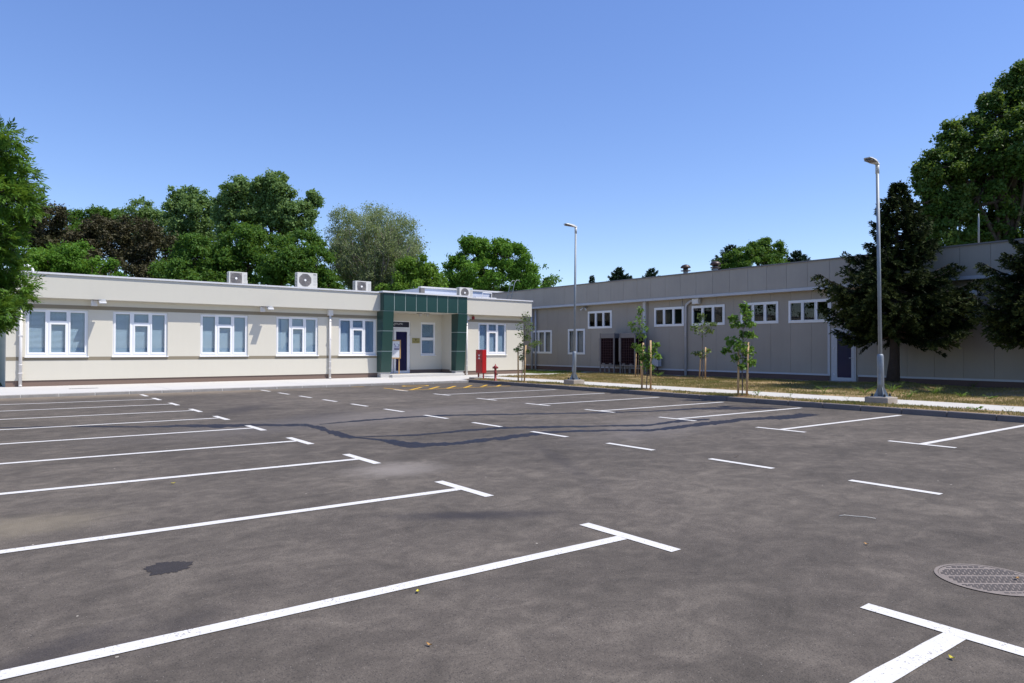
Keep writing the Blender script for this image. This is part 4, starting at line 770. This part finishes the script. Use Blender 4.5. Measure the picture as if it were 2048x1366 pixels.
def leaves_in(lobes, n, size, clump, upbias=0.5, aspect=0.62, shell=0.5, tonejit=0.10, per=26, droop=0.0, puffs=26, rough=0.42, scatter=False):
    """lobes: (centre, radii) ellipsoids broken into leafy puffs; leaves face outward from their puff, so light and dark sides form"""
    pc, pr, pw, pt = [], [], [], []
    for c, r in lobes:
        k = puffs; d = unit(npr.normal(0, 1, (k, 3))); rad = shell + (1.0 - shell) * npr.random(k) ** 0.5; q = np.array(c) + d * np.array(r) * rad[:, None]
        m = float(min(r)); sz = m * npr.uniform(0.16, 0.40, k); pc.append(q); pr.append(sz); pw.append(sz ** 2); pt.append(npr.normal(0, 0.10, k))
    pc = np.concatenate(pc); pr = np.concatenate(pr); pw = np.concatenate(pw); pt = np.concatenate(pt)
    if scatter:
        ri = npr.integers(0, len(lobes), n); cs = np.array([c for c, r in lobes]); rs = np.array([r for c, r in lobes]); d = unit(npr.normal(0, 1, (n, 3))); C = cs[ri] + d * rs[ri] * 1.2 * (npr.random(n) ** 0.45)[:, None]
        ln = size * npr.uniform(0.55, 1.3, n); return leafquads(C, npr.normal(0, 1, C.shape) + np.array([0, 0, -0.3]), unit(npr.normal(0, 0.7, (n, 3)) + np.array([0, 0, 0.9])), ln, ln * aspect), 0.5 + npr.normal(0, 0.2, n)
    idx = npr.choice(len(pc), n, p=pw / pw.sum()); d = unit(npr.normal(0, 1, (n, 3)) + np.array([0, 0, 0.25])); rr = pr[idx] * (npr.random(n) ** 0.40) * (1 + 0.28 * npr.normal(0, 1, n).clip(-1, 1.6))
    wob = 1 + 0.35 * np.sin(d[:, 0] * 7 + pc[idx, 0] * 3) * np.sin(d[:, 2] * 8 + pc[idx, 1] * 2); C = pc[idx] + d * (rr * wob)[:, None] * np.array([1.15, 1.15, 0.85])
    C += npr.normal(0, clump * 0.18, (n, 3)); Nr = unit(d + npr.normal(0, rough, (n, 3)) + np.array([0, 0, upbias * 0.6])); T = 0.5 + pt[idx] + npr.normal(0, tonejit, n)
    D_ = npr.normal(0, 1, C.shape); D_[:, 2] -= droop; ln = size * npr.uniform(0.65, 1.35, n)
    return leafquads(C, D_, Nr, ln, ln * aspect), T
def tree(name, label, dist, trunk_px, lobes_px, kind, n, size, bark=M_BARK, clump=0.45, trunk_r=0.28, group='trees behind the pale building', shell=0.5, per=26, aspect=0.62, twigs=5, depth=1.0, cat='tree', gz=0.0):
    """crown lobes were measured in photo pixels (x, y, rx, ry[, depth offset]) at the tree's distance"""
    s = dist / F; lobes = []
    for lb in lobes_px:
        px, py, rx, ry = lb[:4]; dz = lb[4] if len(lb) > 4 else rnd.uniform(-0.6, 0.6) * rx * s
        c = AT(px, py, dist + dz); lobes.append((c, (rx * s, rx * s * depth, ry * s)))
    b0 = AT(trunk_px, 700, dist); root = thing(name, label, cat, (b0[0], b0[1], gz), 0, group); o = Vector(root.location)
    top = max(lobes, key=lambda l: l[0][2])[0]; low = min(l[0][2] - l[1][2] for l in lobes); mid = Vector((b0[0] * .6 + top[0] * .4, b0[1] * .6 + top[1] * .4, max(gz + 1.0, (low + top[2]) * 0.5)))
    tb = MB(); tr = curve(o, mid, 0.02, 5, 0.015) + [Vector(top) * 0.5 + mid * 0.5, Vector(top)]; k = len(tr)
    tb.tube([p - o for p in tr], [trunk_r * (1 - 0.9 * i / (k - 1)) for i in range(k)], 10)
    for c, r in lobes:
        c = Vector(c); st = tr[rnd.randint(2, k - 2)]; P = curve(st, c, 0.08, 5, 0.04); r0 = trunk_r * 0.34
        tb.tube([p - o for p in P], [r0 * (1 - 0.75 * i / 5) for i in range(6)], 6, False)
        for q in range(twigs):
            d = Vector((rnd.gauss(0, 1), rnd.gauss(0, 1), rnd.gauss(0.4, 0.8))).normalized(); e = c + Vector((d.x * r[0], d.y * r[1], d.z * r[2])) * 0.9; s0 = P[rnd.randint(3, 5)]
            P2 = curve(s0, e, 0.05, 3, 0.05); tb.tube([p - o for p in P2], [r0 * 0.3 * (1 - 0.7 * i / 3) for i in range(4)], 4, False)
    tb.build('trunk', bark, root)
    V, T = leaves_in(lobes, int(n * 1.7), size * 0.78, clump, shell=shell, aspect=aspect); V = V - np.array(o)
    tag(obj('crown', quadmesh('crown', V, T, LEAF[kind]), None, root), kind='stuff'); return root

tree('copper_tree', 'dark brown-leaved tree behind the foreground ash at the far left', 62, 85, [(85, 455, 50, 45), (60, 500, 45, 45), (120, 500, 50, 50), (100, 540, 60, 40)], 'copper', 15000, 0.30)
tree('copper_tree', 'large brown-leaved tree above the light green bush', 64, 250, [(225, 490, 55, 45), (275, 480, 50, 45), (180, 520, 50, 45), (250, 540, 70, 40), (310, 510, 45, 45), (200, 455, 30, 25), (265, 570, 70, 24), (320, 560, 40, 24)], 'copper', 20000, 0.30)
tree('broadleaf_tree', 'mid green tree between the two brown-leaved trees', 70, 160, [(145, 455, 30, 32), (185, 455, 32, 32), (165, 490, 40, 35), (215, 465, 35, 35)], 'dark', 12000, 0.30)
tree('broadleaf_tree', 'bright light green bushy tree above the left end of the pale roof', 50, 150, [(150, 535, 55, 42), (105, 545, 50, 40), (195, 550, 40, 30), (140, 575, 90, 30), (90, 520, 28, 28)], 'lime', 17000, 0.24)
tree('poplar_tree', 'thin pale green poplar rising between brown tree and tall poplar', 72, 300, [(282, 425, 20, 28), (265, 445, 35, 28), (310, 450, 30, 30), (235, 440, 22, 18), (290, 480, 45, 40), (325, 490, 30, 40)], 'poplar', 10000, 0.30, clump=0.5, shell=0.35)
tree('poplar_tree', 'slender poplar left of the tallest poplar crown', 70, 385, [(352, 395, 18, 20), (378, 398, 18, 22), (345, 430, 25, 25), (395, 430, 32, 35), (415, 470, 35, 40), (365, 480, 40, 40), (410, 415, 18, 28)], 'poplar', 13000, 0.32, clump=0.5, shell=0.3)
tree('poplar_tree', 'tallest poplar crown behind the pale building', 66, 535, [(465, 385, 27, 30), (495, 415, 45, 35), (520, 390, 30, 30), (552, 385, 30, 32), (558, 362, 12, 16), (540, 425, 50, 35), (590, 430, 35, 32), (615, 412, 24, 26), (480, 450, 45, 35), (550, 465, 45, 30), (600, 455, 28, 18), (447, 430, 22, 35)], 'poplar', 30000, 0.32, clump=0.5, shell=0.35, trunk_r=0.4)
tree('broadleaf_tree', 'dark green rounded tree left of the leftmost air conditioner', 56, 400, [(400, 515, 50, 40), (360, 530, 45, 40), (440, 530, 40, 35), (395, 560, 80, 35), (340, 555, 35, 28), (385, 492, 30, 22)], 'dark', 22000, 0.26)
tree('broadleaf_tree', 'dark green dense tree under the tallest poplar', 58, 490, [(480, 490, 38, 35), (520, 500, 38, 35), (455, 520, 35, 35), (505, 545, 50, 35), (465, 560, 50, 35), (500, 470, 28, 20)], 'dark', 20000, 0.26)
tree('broadleaf_tree', 'full green tree behind the largest air conditioner', 54, 600, [(600, 500, 42, 38), (570, 525, 40, 38), (635, 530, 32, 38), (590, 555, 60, 35), (640, 562, 32, 25), (655, 575, 28, 20), (545, 545, 30, 30)], 'dark', 22000, 0.25)
tree('broadleaf_tree', 'yellow green young tree just left of the pale rear wing', 52, 830, [(832, 530, 20, 22), (810, 550, 28, 25), (850, 555, 28, 25), (830, 575, 45, 22), (875, 568, 18, 20), (775, 583, 25, 12)], 'yel', 11000, 0.24)
tree('broadleaf_tree', 'large green tree behind the rightmost air conditioner and ladder', 60, 985, [(945, 510, 38, 32), (985, 500, 40, 28), (1020, 515, 36, 30), (915, 545, 32, 30), (960, 550, 50, 35), (1010, 555, 50, 35), (1045, 555, 28, 32), (1060, 575, 22, 18), (905, 570, 28, 20), (940, 490, 18, 14), (1010, 492, 20, 14)], 'lime', 28000, 0.27, shell=0.4, clump=0.5)
tree('oak_tree', 'round green oak showing above the grey hall roof', 78, 1510, [(1500, 505, 30, 22), (1535, 500, 28, 24), (1520, 492, 24, 18), (1475, 520, 30, 18), (1550, 515, 24, 18), (1510, 525, 50, 18), (1455, 528, 30, 14)], 'dark', 17000, 0.28, group='trees behind the grey hall', shell=0.4)
tree('chestnut_tree', 'huge broadleaf tree towering over the right end of the grey hall', 46, 2010, [(1880, 330, 42, 36), (1850, 352, 28, 32), (1905, 290, 36, 34), (1945, 260, 36, 34), (1900, 250, 16, 16), (1990, 225, 36, 36), (1975, 195, 20, 18), (2030, 180, 36, 36), (2050, 140, 26, 26), (2080, 190, 60, 60), (1930, 330, 50, 45), (1990, 300, 55, 50), (2060, 280, 70, 60), (1890, 390, 50, 40), (1850, 400, 30, 28), (1950, 400, 60, 45), (2030, 380, 70, 60), (2110, 350, 80, 90), (1910, 450, 55, 35), (1990, 460, 70, 45), (2070, 460, 70, 50), (1875, 430, 30, 28), (2150, 250, 70, 90), (1900, 480, 60, 30), (1960, 360, 50, 40, 2.5), (2000, 430, 70, 45, 2.5), (1900, 420, 50, 40, 2.5), (2060, 400, 70, 60, 2.5), (1990, 490, 90, 35, 2.0)], 'chest', 105000, 0.29, clump=0.42, trunk_r=0.5, group='trees behind the grey hall', shell=0.45)
# far wood closing the gaps under the crowns
lob = [(AT(px, 585 - rnd.uniform(0, 22), 84 + rnd.uniform(-3, 3)), (2.6, 2.6, 2.2)) for px in range(-40, 1110, 34)]; lob += [(np.array([c[0], c[1], 2.5]), (3.0, 2.6, 2.6)) for c, r in lob]
lob += [(np.array([x, y, z]), (3.6, 3.6, 3.0)) for x, y in ((-8, 41), (-13, 36), (-18, 42), (-9, 50), (-16, 52), (-24, 38), (-4, 58)) for z in (2.5, 6.0, 9.0)]  # unseen trees added left of the building to darken the hall window reflections
V, T = leaves_in(lob, 60000, 0.34, 0.5, puffs=12); tag(obj('far_wood', quadmesh('far_wood', V, T, LEAF['dark'])), 'low mass of far greenery behind the pale building, with unseen trees added left of it', 'greenery', kind='stuff')
# willow-like airy tree: a fan of fine branches with small leaves along their outer half
def airy(label, dist, base_px, ends, n, size):
    b0 = AT(base_px, 700, dist); root = thing('willow_tree', label, 'tree', (b0[0], b0[1], 0), 0, 'trees behind the pale building'); o = np.array(b0); o[2] = 0; tb = MB(); C, T, NN, DD = [], [], [], []
    fork = Vector((0, 0, 2.6)); tb.tube([(0, 0, 0), (0.1, 0, 1.3), fork], [0.45, 0.38, 0.33], 10)
    for px, py in ends:
        e = Vector(AT(px + rnd.uniform(-6, 6), py + rnd.uniform(-5, 5), dist + rnd.uniform(-3.4, 3.4)) - o); P = curve(fork, e, 0.07, 7, 0.025); tb.tube(P, [0.13 * (1 - 0.9 * i / 7) for i in range(8)], 5, False)
        for q in range(9):
            k = rnd.randint(3, 6); d = (P[k + 1] - P[k]).normalized(); e2 = P[k] + (d * 1.1 + Vector((rnd.gauss(0, .5), rnd.gauss(0, .5), rnd.gauss(.15, .4)))).normalized() * rnd.uniform(0.8, 1.7); P2 = curve(P[k], e2, 0.05, 3, 0.05); tb.tube(P2, [0.035, 0.026, 0.018, 0.008], 4, False)
            m_ = int(n / len(ends) / 9); t_ = npr.uniform(0.15, 1.1, m_); a_, b_ = np.array(P[k]), np.array(e2); C.append(a_ + (b_ - a_) * t_[:, None] + npr.normal(0, 0.20, (m_, 3))); T.append(0.5 + rnd.gauss(0, .15) + npr.normal(0, .18, m_)); DD.append(np.tile(b_ - a_, (m_, 1)) + npr.normal(0, 0.6, (m_, 3)))
    tb.build('trunk', M_BARKG, root); C = np.concatenate(C); T = np.concatenate(T); DD = np.concatenate(DD); ln = size * npr.uniform(.7, 1.3, len(C)); V = leafquads(C, DD, npr.normal(0, 1, C.shape), ln, ln * 0.4); s_ = dist / F
    lob = [(AT(a, c, dist + rnd.uniform(-2, 2)) - o, (q * s_, q * s_, h * s_)) for a, c, q, h in ((745, 452, 55, 36), (695, 480, 42, 42), (800, 480, 40, 42), (720, 520, 55, 42), (790, 530, 48, 42), (745, 562, 65, 32), (668, 530, 22, 36), (828, 515, 20, 32), (742, 432, 36, 20), (680, 440, 22, 22), (812, 452, 22, 20))]
    V2, T2 = leaves_in(lob, 38000, size * 0.9, 0.9, aspect=0.4, shell=0.3, puffs=34, rough=0.7); V = np.concatenate([V, V2]); T = np.concatenate([T, T2])
    tag(obj('crown', quadmesh('crown', V, T, LEAF['willow']), None, root), kind='stuff')
ends = []
for k in range(120):
    a = rnd.uniform(-1.1, 1.1); rr = math.sqrt(rnd.uniform(0.12, 1)); ends.append((746 + 112 * math.sin(a) * rr, 578 - 152 * math.cos(a) * rr))
airy('airy grey green willow with visible pale branches behind the pale building', 60, 750, ends, 52000, 0.19)

# conifers: whorls of drooping boughs carrying short needle sprays
def conifer(name, label, base, H, prof, nb, kind, sprig, trunk_r, group, z0, twig_n=15, sp_n=15, bark=M_BARK, seed=1, lean=(0, 0)):
    """prof: list of (height, reach); boughs between z0 and H"""
    r_ = np.random.default_rng(seed); root = thing(name, label, 'tree', base, 0, group); tb = MB(); C, Dd, Nn, T, LN = [], [], [], [], []
    tb.tube([(0.03 * math.sin(k * 1.7) + lean[0] * k / 8, 0.03 * math.cos(k * 2.1) + lean[1] * k / 8, H * k / 8 - (0.25 if k == 0 else 0)) for k in range(9)], [trunk_r * (1.35 if k == 0 else 1) * (1 - k / 8.4) for k in range(9)], 10)
    hs, rs = zip(*prof)
    for i in range(nb):
        z = z0 + (H * 0.985 - z0) * ((i + r_.random()) / nb) ** 0.92; reach = np.interp(z, hs, rs) * (r_.uniform(0.62, 1.08) if r_.random() > 0.14 else r_.uniform(1.0, 1.22)); az = i * 2.399 + r_.normal(0, 0.25); d = np.array([math.cos(az), math.sin(az), 0]); sd = np.array([-d[1], d[0], 0])
        if reach < 0.08: continue
        s0 = np.array([lean[0] * z / H, lean[1] * z / H, z]); rise = r_.uniform(-0.16, 0.06) + 0.45 * (z / H) ** 2; ts = np.linspace(0, 1, 8); cv = s0 + d * (reach * ts)[:, None] + np.array([0, 0, 1]) * (reach * (rise * ts + 0.16 * ts ** 2.2 - 0.10 * np.sin(math.pi * ts)))[:, None]
        tb.tube([tuple(p) for p in cv], [max(0.006, 0.020 + 0.016 * reach) * (1 - 0.85 * t) for t in ts], 5, False)
        nt_ = max(6, int(twig_n * (0.50 + reach / 2.7)))
        for j in range(nt_):
            t = 0.16 + 0.84 * (j + r_.random()) / nt_; p = np.array([np.interp(t, ts, cv[:, k]) for k in range(3)]); side = 1 if j % 2 else -1
            tl = reach * (0.42 * (1 - t) + 0.10) * r_.uniform(0.7, 1.3) + 0.08; td_ = unit(d * r_.uniform(0.55, 1.0) + sd * side * r_.uniform(0.4, 0.95) + np.array([0, 0, r_.normal(-0.10, 0.10)]))
            m_ = max(4, int(sp_n * tl / 0.45)); u = r_.random(m_); pos = p + td_ * (tl * u)[:, None] + np.array([0, 0, -1]) * (0.18 * tl * u ** 2)[:, None]; a_ = r_.uniform(0, 2 * math.pi, m_)
            x1 = unit(np.cross(td_, [0, 0, 1.0])); x2 = np.cross(x1, td_); off = x1 * np.cos(a_)[:, None] + x2 * np.sin(a_)[:, None]; dd = unit(td_ * 0.9 + off * 0.75 + r_.normal(0, .15, (m_, 3)))
            C.append(pos + dd * sprig * 0.4); Dd.append(dd); Nn.append(np.cross(dd, off) + r_.normal(0, .4, (m_, 3))); T.append(0.22 + 0.62 * u ** 1.5 * (t > 0.3) + r_.normal(0, .12, m_)); LN.append(sprig * r_.uniform(.65, 1.3, m_))  # tone paints lit twig tips and a dark crown interior into the needle colour
    tb.build('trunk', bark, root); C = np.concatenate(C); ln = np.concatenate(LN); V = leafquads(C, np.concatenate(Dd), np.concatenate(Nn), ln, ln * 0.28, 0.2)
    tag(obj('crown', quadmesh('crown', V, np.concatenate(T), LEAF[kind]), None, root), kind='stuff'); return root
conifer('spruce_tree', 'dark spruce standing behind the near street lamp', (27.2, 11.4, 0.28), 7.75, [(1.5, 1.5), (1.9, 2.1), (2.8, 2.65), (3.6, 2.55), (4.1, 1.9), (4.9, 1.35), (5.8, 0.95), (6.7, 0.55), (7.75, 0.08)], 132, 'spruce', 0.15, 0.20, 'spruces on the lawn', 1.75, 20, 42, M_BARKS, seed=4, lean=(0.35, -0.1))
conifer('spruce_tree', 'dark spruce cut off by the right edge of the picture', (27.2, 6.55, 0.26), 6.6, [(1.5, 1.4), (2.2, 2.2), (3.0, 2.1), (4.2, 1.3), (5.4, 0.75), (6.6, 0.1)], 104, 'spruce', 0.15, 0.19, 'spruces on the lawn', 1.75, 20, 42, M_BARKS, seed=9)
for px, top, dist, reach, lab in ((1092, 553, 95, 1.3, 'small far conifer right of the ladder, behind the grey hall'), (1237, 531, 90, 1.9, 'far pointed conifer above the grey hall, left of the second far one'), (1303, 533, 92, 1.8, 'far conifer just left of the first roof vent'), (1259, 548, 92, 0.9, 'tiny conifer tip between two far pointed conifers'), (1184, 548, 95, 0.7, 'thin sprig of a far tree right of the far lamp pole'), (1462, 485, 80, 2.3, 'pointed conifer touching the left side of the oak'), (1595, 496, 80, 2.2, 'dark pointed conifer right of the oak above the grey hall')):
    b0 = AT(px, 700, dist); H = AT(px, top, dist)[2]; conifer('far_conifer', lab, (b0[0], b0[1], 0), H, [(0, reach * 1.8), (H - 3.2, reach), (H - 1.5, reach * 0.55), (H, 0.06)], 90, 'conif', 0.32, 0.16, 'far conifers beyond the grey hall', H * 0.40, 16, 18, seed=px)

# ash in the left foreground: sprays of narrow leaflets
def ash():
    dist = 13.5; s = dist / F; b0 = AT(-150, 700, dist); root = thing('ash_tree', 'leafy ash tree hanging into the left edge of the picture', 'tree', (b0[0], b0[1], -0.05)); o = np.array([b0[0], b0[1], -0.05])
    LB = [(-25, 292, 62, 44), (-45, 355, 100, 52), (-20, 405, 86, 48), (-60, 470, 92, 52), (-25, 530, 66, 44), (-12, 585, 78, 36), (-35, 632, 56, 28), (-160, 300, 120, 110), (-170, 450, 130, 120), (-260, 380, 120, 140), (-140, 570, 110, 70), (-200, 210, 120, 90)]
    lobes = [(AT(px, py, dist + rnd.uniform(-.5, .5)) - o, (rx * s, rx * s, ry * s)) for px, py, rx, ry in LB]; tb = MB(); tr = [Vector((0.05 * math.sin(k), 0, 0.9 * k)) for k in range(8)]; tb.tube(tr, [0.17 * (1 - 0.1 * k) for k in range(8)], 10)
    C, Dd, Nn, T = [], [], [], []
    for c, r in lobes:
        st = tr[rnd.randint(3, 6)]; P = curve(st, Vector(c), 0.06, 5, 0.03); tb.tube(P, [0.05 * (1 - .7 * i / 5) for i in range(6)], 6, False)
        k = int(230 * (r[0] * r[2]) / 0.35); k = min(max(k, 170), 480)
        d = unit(npr.normal(0, 1, (k, 3))); rad = 0.35 + 0.65 * npr.random(k) ** 0.55; cc = c + d * np.array(r) * rad[:, None]
        for q in range(0, k, 9): tb.tube(curve(P[rnd.randint(3, 5)], Vector(cc[q]), 0.04, 3, 0.05), [0.014, 0.011, 0.008, 0.004], 4, False)
        for p, dd in zip(cc, d):
            ax = unit(dd * 0.8 + npr.normal(0, 0.45, 3) + np.array([0, 0, -0.12])); tn = 0.5 + npr.normal(0, .16)
            for w_ in range(3):                                     # three pinnate leaves on each twig end
                a2 = unit(ax + npr.normal(0, 0.5, 3)); sdv = unit(np.cross(a2, npr.normal(0, 1, 3) * 0.5 + np.array([0, 0, 1.0]))); up_ = np.cross(sdv, a2)
                for j in range(7):
                    sgn = 0 if j == 6 else (1 if j % 2 else -1); t_ = 0.05 + 0.05 * (j // 2); ldir = unit(a2 * (0.75 if sgn else 1) + sdv * sgn * 0.75 + np.array([0, 0, -0.18]))
                    C.append(p + a2 * t_ + ldir * 0.045); Dd.append(ldir); Nn.append(up_ + npr.normal(0, .25, 3)); T.append(tn + npr.normal(0, .12))
    tb.build('trunk', M_BARK, root); n = len(C); ln = npr.uniform(0.085, 0.135, n); V = leafquads(np.array(C), np.array(Dd), np.array(Nn), ln, ln * 0.33, 0.12)
    tag(obj('crown', quadmesh('crown', V, np.array(T), LEAF['ash']), None, root), kind='stuff')
ash()

# staked saplings
def sapling(base_px, gz, px0, top, cl, stakes, kind, label, leaf, n, curve_=0.0):
    p = G(base_px[0], base_px[1], gz); d = float((p - CAM) @ fwd); s = d / F; root = thing('sapling', label, 'sapling', (p[0], p[1], gz), 0, 'young staked trees by the path'); o = np.array(p)
    tb = MB(); tp = AT(px0, top, d) - o; stem = curve((0, 0, -0.05), tp, 0.0, 7, 0.006); tb.tube(stem, [0.022 * (1 - .8 * i / 7) for i in range(8)], 7, False); lobes = []
    for (px, py, rx, ry) in cl:
        c = AT(px, py, d + rnd.uniform(-.7, .7) * rx * s) - o; lobes.append((c, (rx * s, rx * s, ry * s))); k = min(range(8), key=lambda i: abs(stem[i].z - (c[2] - 0.25))); tb.tube(curve(stem[k], Vector(c), 0.05, 3, .03), [0.009, 0.007, 0.005, 0.003], 5, False)
    tb.build('trunk', M_TWIG, root); V, T = leaves_in(lobes, int(n * 0.95), leaf, leaf, aspect=0.7, scatter=True); tag(obj('crown', quadmesh('crown', V, T, LEAF[kind]), None, root), kind='stuff')
    zz = []
    for i, (x, y0, x1, y1, off) in enumerate(stakes):
        a = G(x, y1, gz) - o if off is None else AT(x, y1, d + off) - o; a[2] = max(-0.1, min(a[2], 0.05)) - 0.08; e = AT(x1, y0, d + (off or 0)) - o
        MB().tube([tuple(a), tuple(e)], [0.034, 0.032], 9).build('stake', M_STAKE, root); zz.append((a, e))
    if len(zz) > 1:
        q = [a + (e - a) * 0.80 for a, e in zz]; h_ = min(v[2] for v in q); q = [a + (e - a) * ((h_ - a[2]) / (e[2] - a[2])) for a, e in zz]
        MB().tube([tuple(q[0]), tuple((q[0] + q[1]) / 2 + np.array([0, 0, .01])), tuple(q[1])], 0.016, 6).build('tie', M_BLACK, root)
    mo = MB(); ng = 9
    mo.v = [(math.cos(2 * math.pi * k / 18) * r * (1 + .15 * math.sin(k * 2.3)), math.sin(2 * math.pi * k / 18) * r * (1 + .15 * math.sin(k * 1.7)), z + .012 * math.sin(k * 3.1)) for r, z in ((0.34, -0.05), (0.20, 0.018), (0.07, 0.04)) for k in range(18)]
    for a in range(2):
        for k in range(18): mo.f.append((a * 18 + k, a * 18 + (k + 1) % 18, (a + 1) * 18 + (k + 1) % 18, (a + 1) * 18 + k)); mo.sm.append(True)
    mo.f.append(tuple(36 + k for k in range(18))); mo.sm.append(True); mo.build('earth_mound', M_MOUND, root)
sapling((1044, 764.3), .13, 1050, 622, [(1051, 634, 9, 10), (1046, 650, 15, 10), (1058, 655, 10, 9), (1044, 668, 13, 9), (1052, 676, 9, 7), (1076, 684, 10, 6), (1066, 690, 8, 5), (1035, 700, 8, 4), (1055, 703, 6, 4), (1043, 690, 5, 6), (1043, 715, 5, 7)], [(1037, 691, 1036, 763, .1), (1049, 690, 1051.5, 764, -.1)], 'sapg', 'staked sapling nearest the pale building, right of the hydrant', 0.10, 620)
sapling((1276, 753), .17, 1279, 614, [(1280, 622, 7, 9), (1281, 640, 10, 10), (1262, 648, 7, 5), (1270, 658, 8, 6), (1287, 655, 9, 9), (1284, 672, 10, 8), (1270, 690, 8, 6), (1278, 700, 8, 6)], [(1271, 702, 1272, 753, .1), (1283, 700, 1281, 754, -.1)], 'sap', 'staked sapling on the lawn in front of the heat pumps', 0.13, 480)
sapling((1293, 778), .14, 1297, 684, [(1298, 704, 14, 11), (1291, 726, 10, 13), (1312, 688, 8, 6), (1316, 712, 7, 6), (1280, 695, 9, 8), (1302, 733, 8, 5), (1306, 698, 9, 8), (1286, 712, 9, 8), (1297, 716, 10, 9)], [(1284, 684, 1286.5, 776, .1), (1302, 679, 1301, 778, -.1)], 'sap', 'short bushy staked sapling on the verge between the two lamps', 0.12, 620)
sapling((1406, 757), .17, 1404, 622, [(1403, 630, 8, 8), (1407, 648, 15, 7), (1389, 652, 10, 7), (1427, 646, 8, 4), (1405, 663, 14, 8), (1419, 660, 9, 6), (1391, 704, 7, 5), (1406, 706, 10, 8), (1418, 698, 7, 4)], [(1399, 700, 1402, 757, .1), (1411, 692, 1411, 757, -.1)], 'sapg', 'staked sapling on the lawn beside the white downpipe', 0.12, 520)
sapling((1485, 790), .14, 1486, 600, [(1487, 611, 7, 9), (1491, 626, 13, 11), (1466, 635, 8, 7), (1474, 648, 11, 6), (1500, 646, 11, 5), (1503, 668, 11, 8), (1464, 680, 13, 10), (1481, 690, 14, 12), (1497, 700, 13, 10), (1453, 699, 9, 6), (1474, 714, 11, 8), (1501, 722, 11, 8), (1485, 731, 9, 5), (1487, 668, 8, 8)], [(1477, 694, 1477, 789, .1), (1494, 682, 1496.5, 790, -.1)], 'sap', 'tall staked sapling on the verge nearest the near lamp', 0.14, 850)

# weeds
def weed(px, py, gz, h, n, wide, label, spread=0.5):
    p = G(px, py, gz); C, D_, LN = [], [], []
    for i in range(n):
        a = rnd.uniform(0, 6.28); d = np.array([math.cos(a) * spread, math.sin(a) * spread, rnd.uniform(.6, 1)]); l = h * rnd.uniform(.6, 1.1)
        for k in range(3): dd = unit(d + np.array([math.cos(a), math.sin(a), -0.7]) * spread * 0.5 * k); C.append((np.array([0, 0, 0.0]) if k == 0 else C_end) + dd * l * .19); C_end = C[-1] + dd * l * .15; D_.append(dd); LN.append(l * .42)
    C = np.array(C); V = leafquads(C, np.array(D_), np.tile([0.3, -0.5, .6], (len(C), 1)) + npr.normal(0, .3, (len(C), 3)), np.array(LN), np.full(len(C), wide), .1)
    o = obj('weed', quadmesh('weed', V, npr.normal(.5, .2, len(C)), WEED)); o.location = (p[0], p[1], gz - 0.01); tag(o, label, 'plant', 'weeds along the path')
for px, py, gz, h, n, wd, lab, sp in ((1515, 788, .14, .28, 9, .035, 'broad leaved weed at the foot of the tallest staked sapling', .5), (1581, 790, .14, .20, 7, .012, 'thin forked weed right of the tallest staked sapling', .4), (1695, 796, .14, .20, 7, .012, 'thin weed on the verge left of the near lamp', .4), (1951, 816, .14, .26, 8, .045, 'pale green broad weed on the verge right of the near lamp', .6), (2016, 818, .14, .22, 6, .012, 'wispy weed on the verge at the right edge', .4), (1648, 782, .16, .38, 18, .016, 'grassy tuft on the lawn left of the near lamp', .55), (1730, 783, .17, .45, 30, .016, 'large grassy tuft on the lawn just left of the near lamp', .7), (1785, 780, .2, .50, 30, .018, 'tall leafy tuft behind the near lamp pole', .6), (1868, 783, .2, .42, 26, .018, 'leafy tuft on the lawn right of the spruce trunk', .6), (1922, 788, .18, .25, 16, .03, 'low broad weed in the shade right of the spruce', .7), (1947, 768, .2, .38, 22, .018, 'weed clump against the grey hall right of the spruce', .6), (1317, 751, .2, .42, 30, .02, 'weed clump under the service box of the grey hall', .6), (1818, 790, .17, .40, 22, .016, 'bright grassy tuft between near lamp and spruce shadow', .6), (1980, 792, .17, .22, 16, .03, 'low weed cluster on the lawn near the right edge', .8), (1360, 746, .2, .3, 14, .016, 'thin weed by the plinth near the downpipe', .5), (1505, 752, .2, .3, 16, .016, 'thin weeds by the plinth behind the tallest sapling', .6)): weed(px, py, gz, h, n, wd, lab, sp)
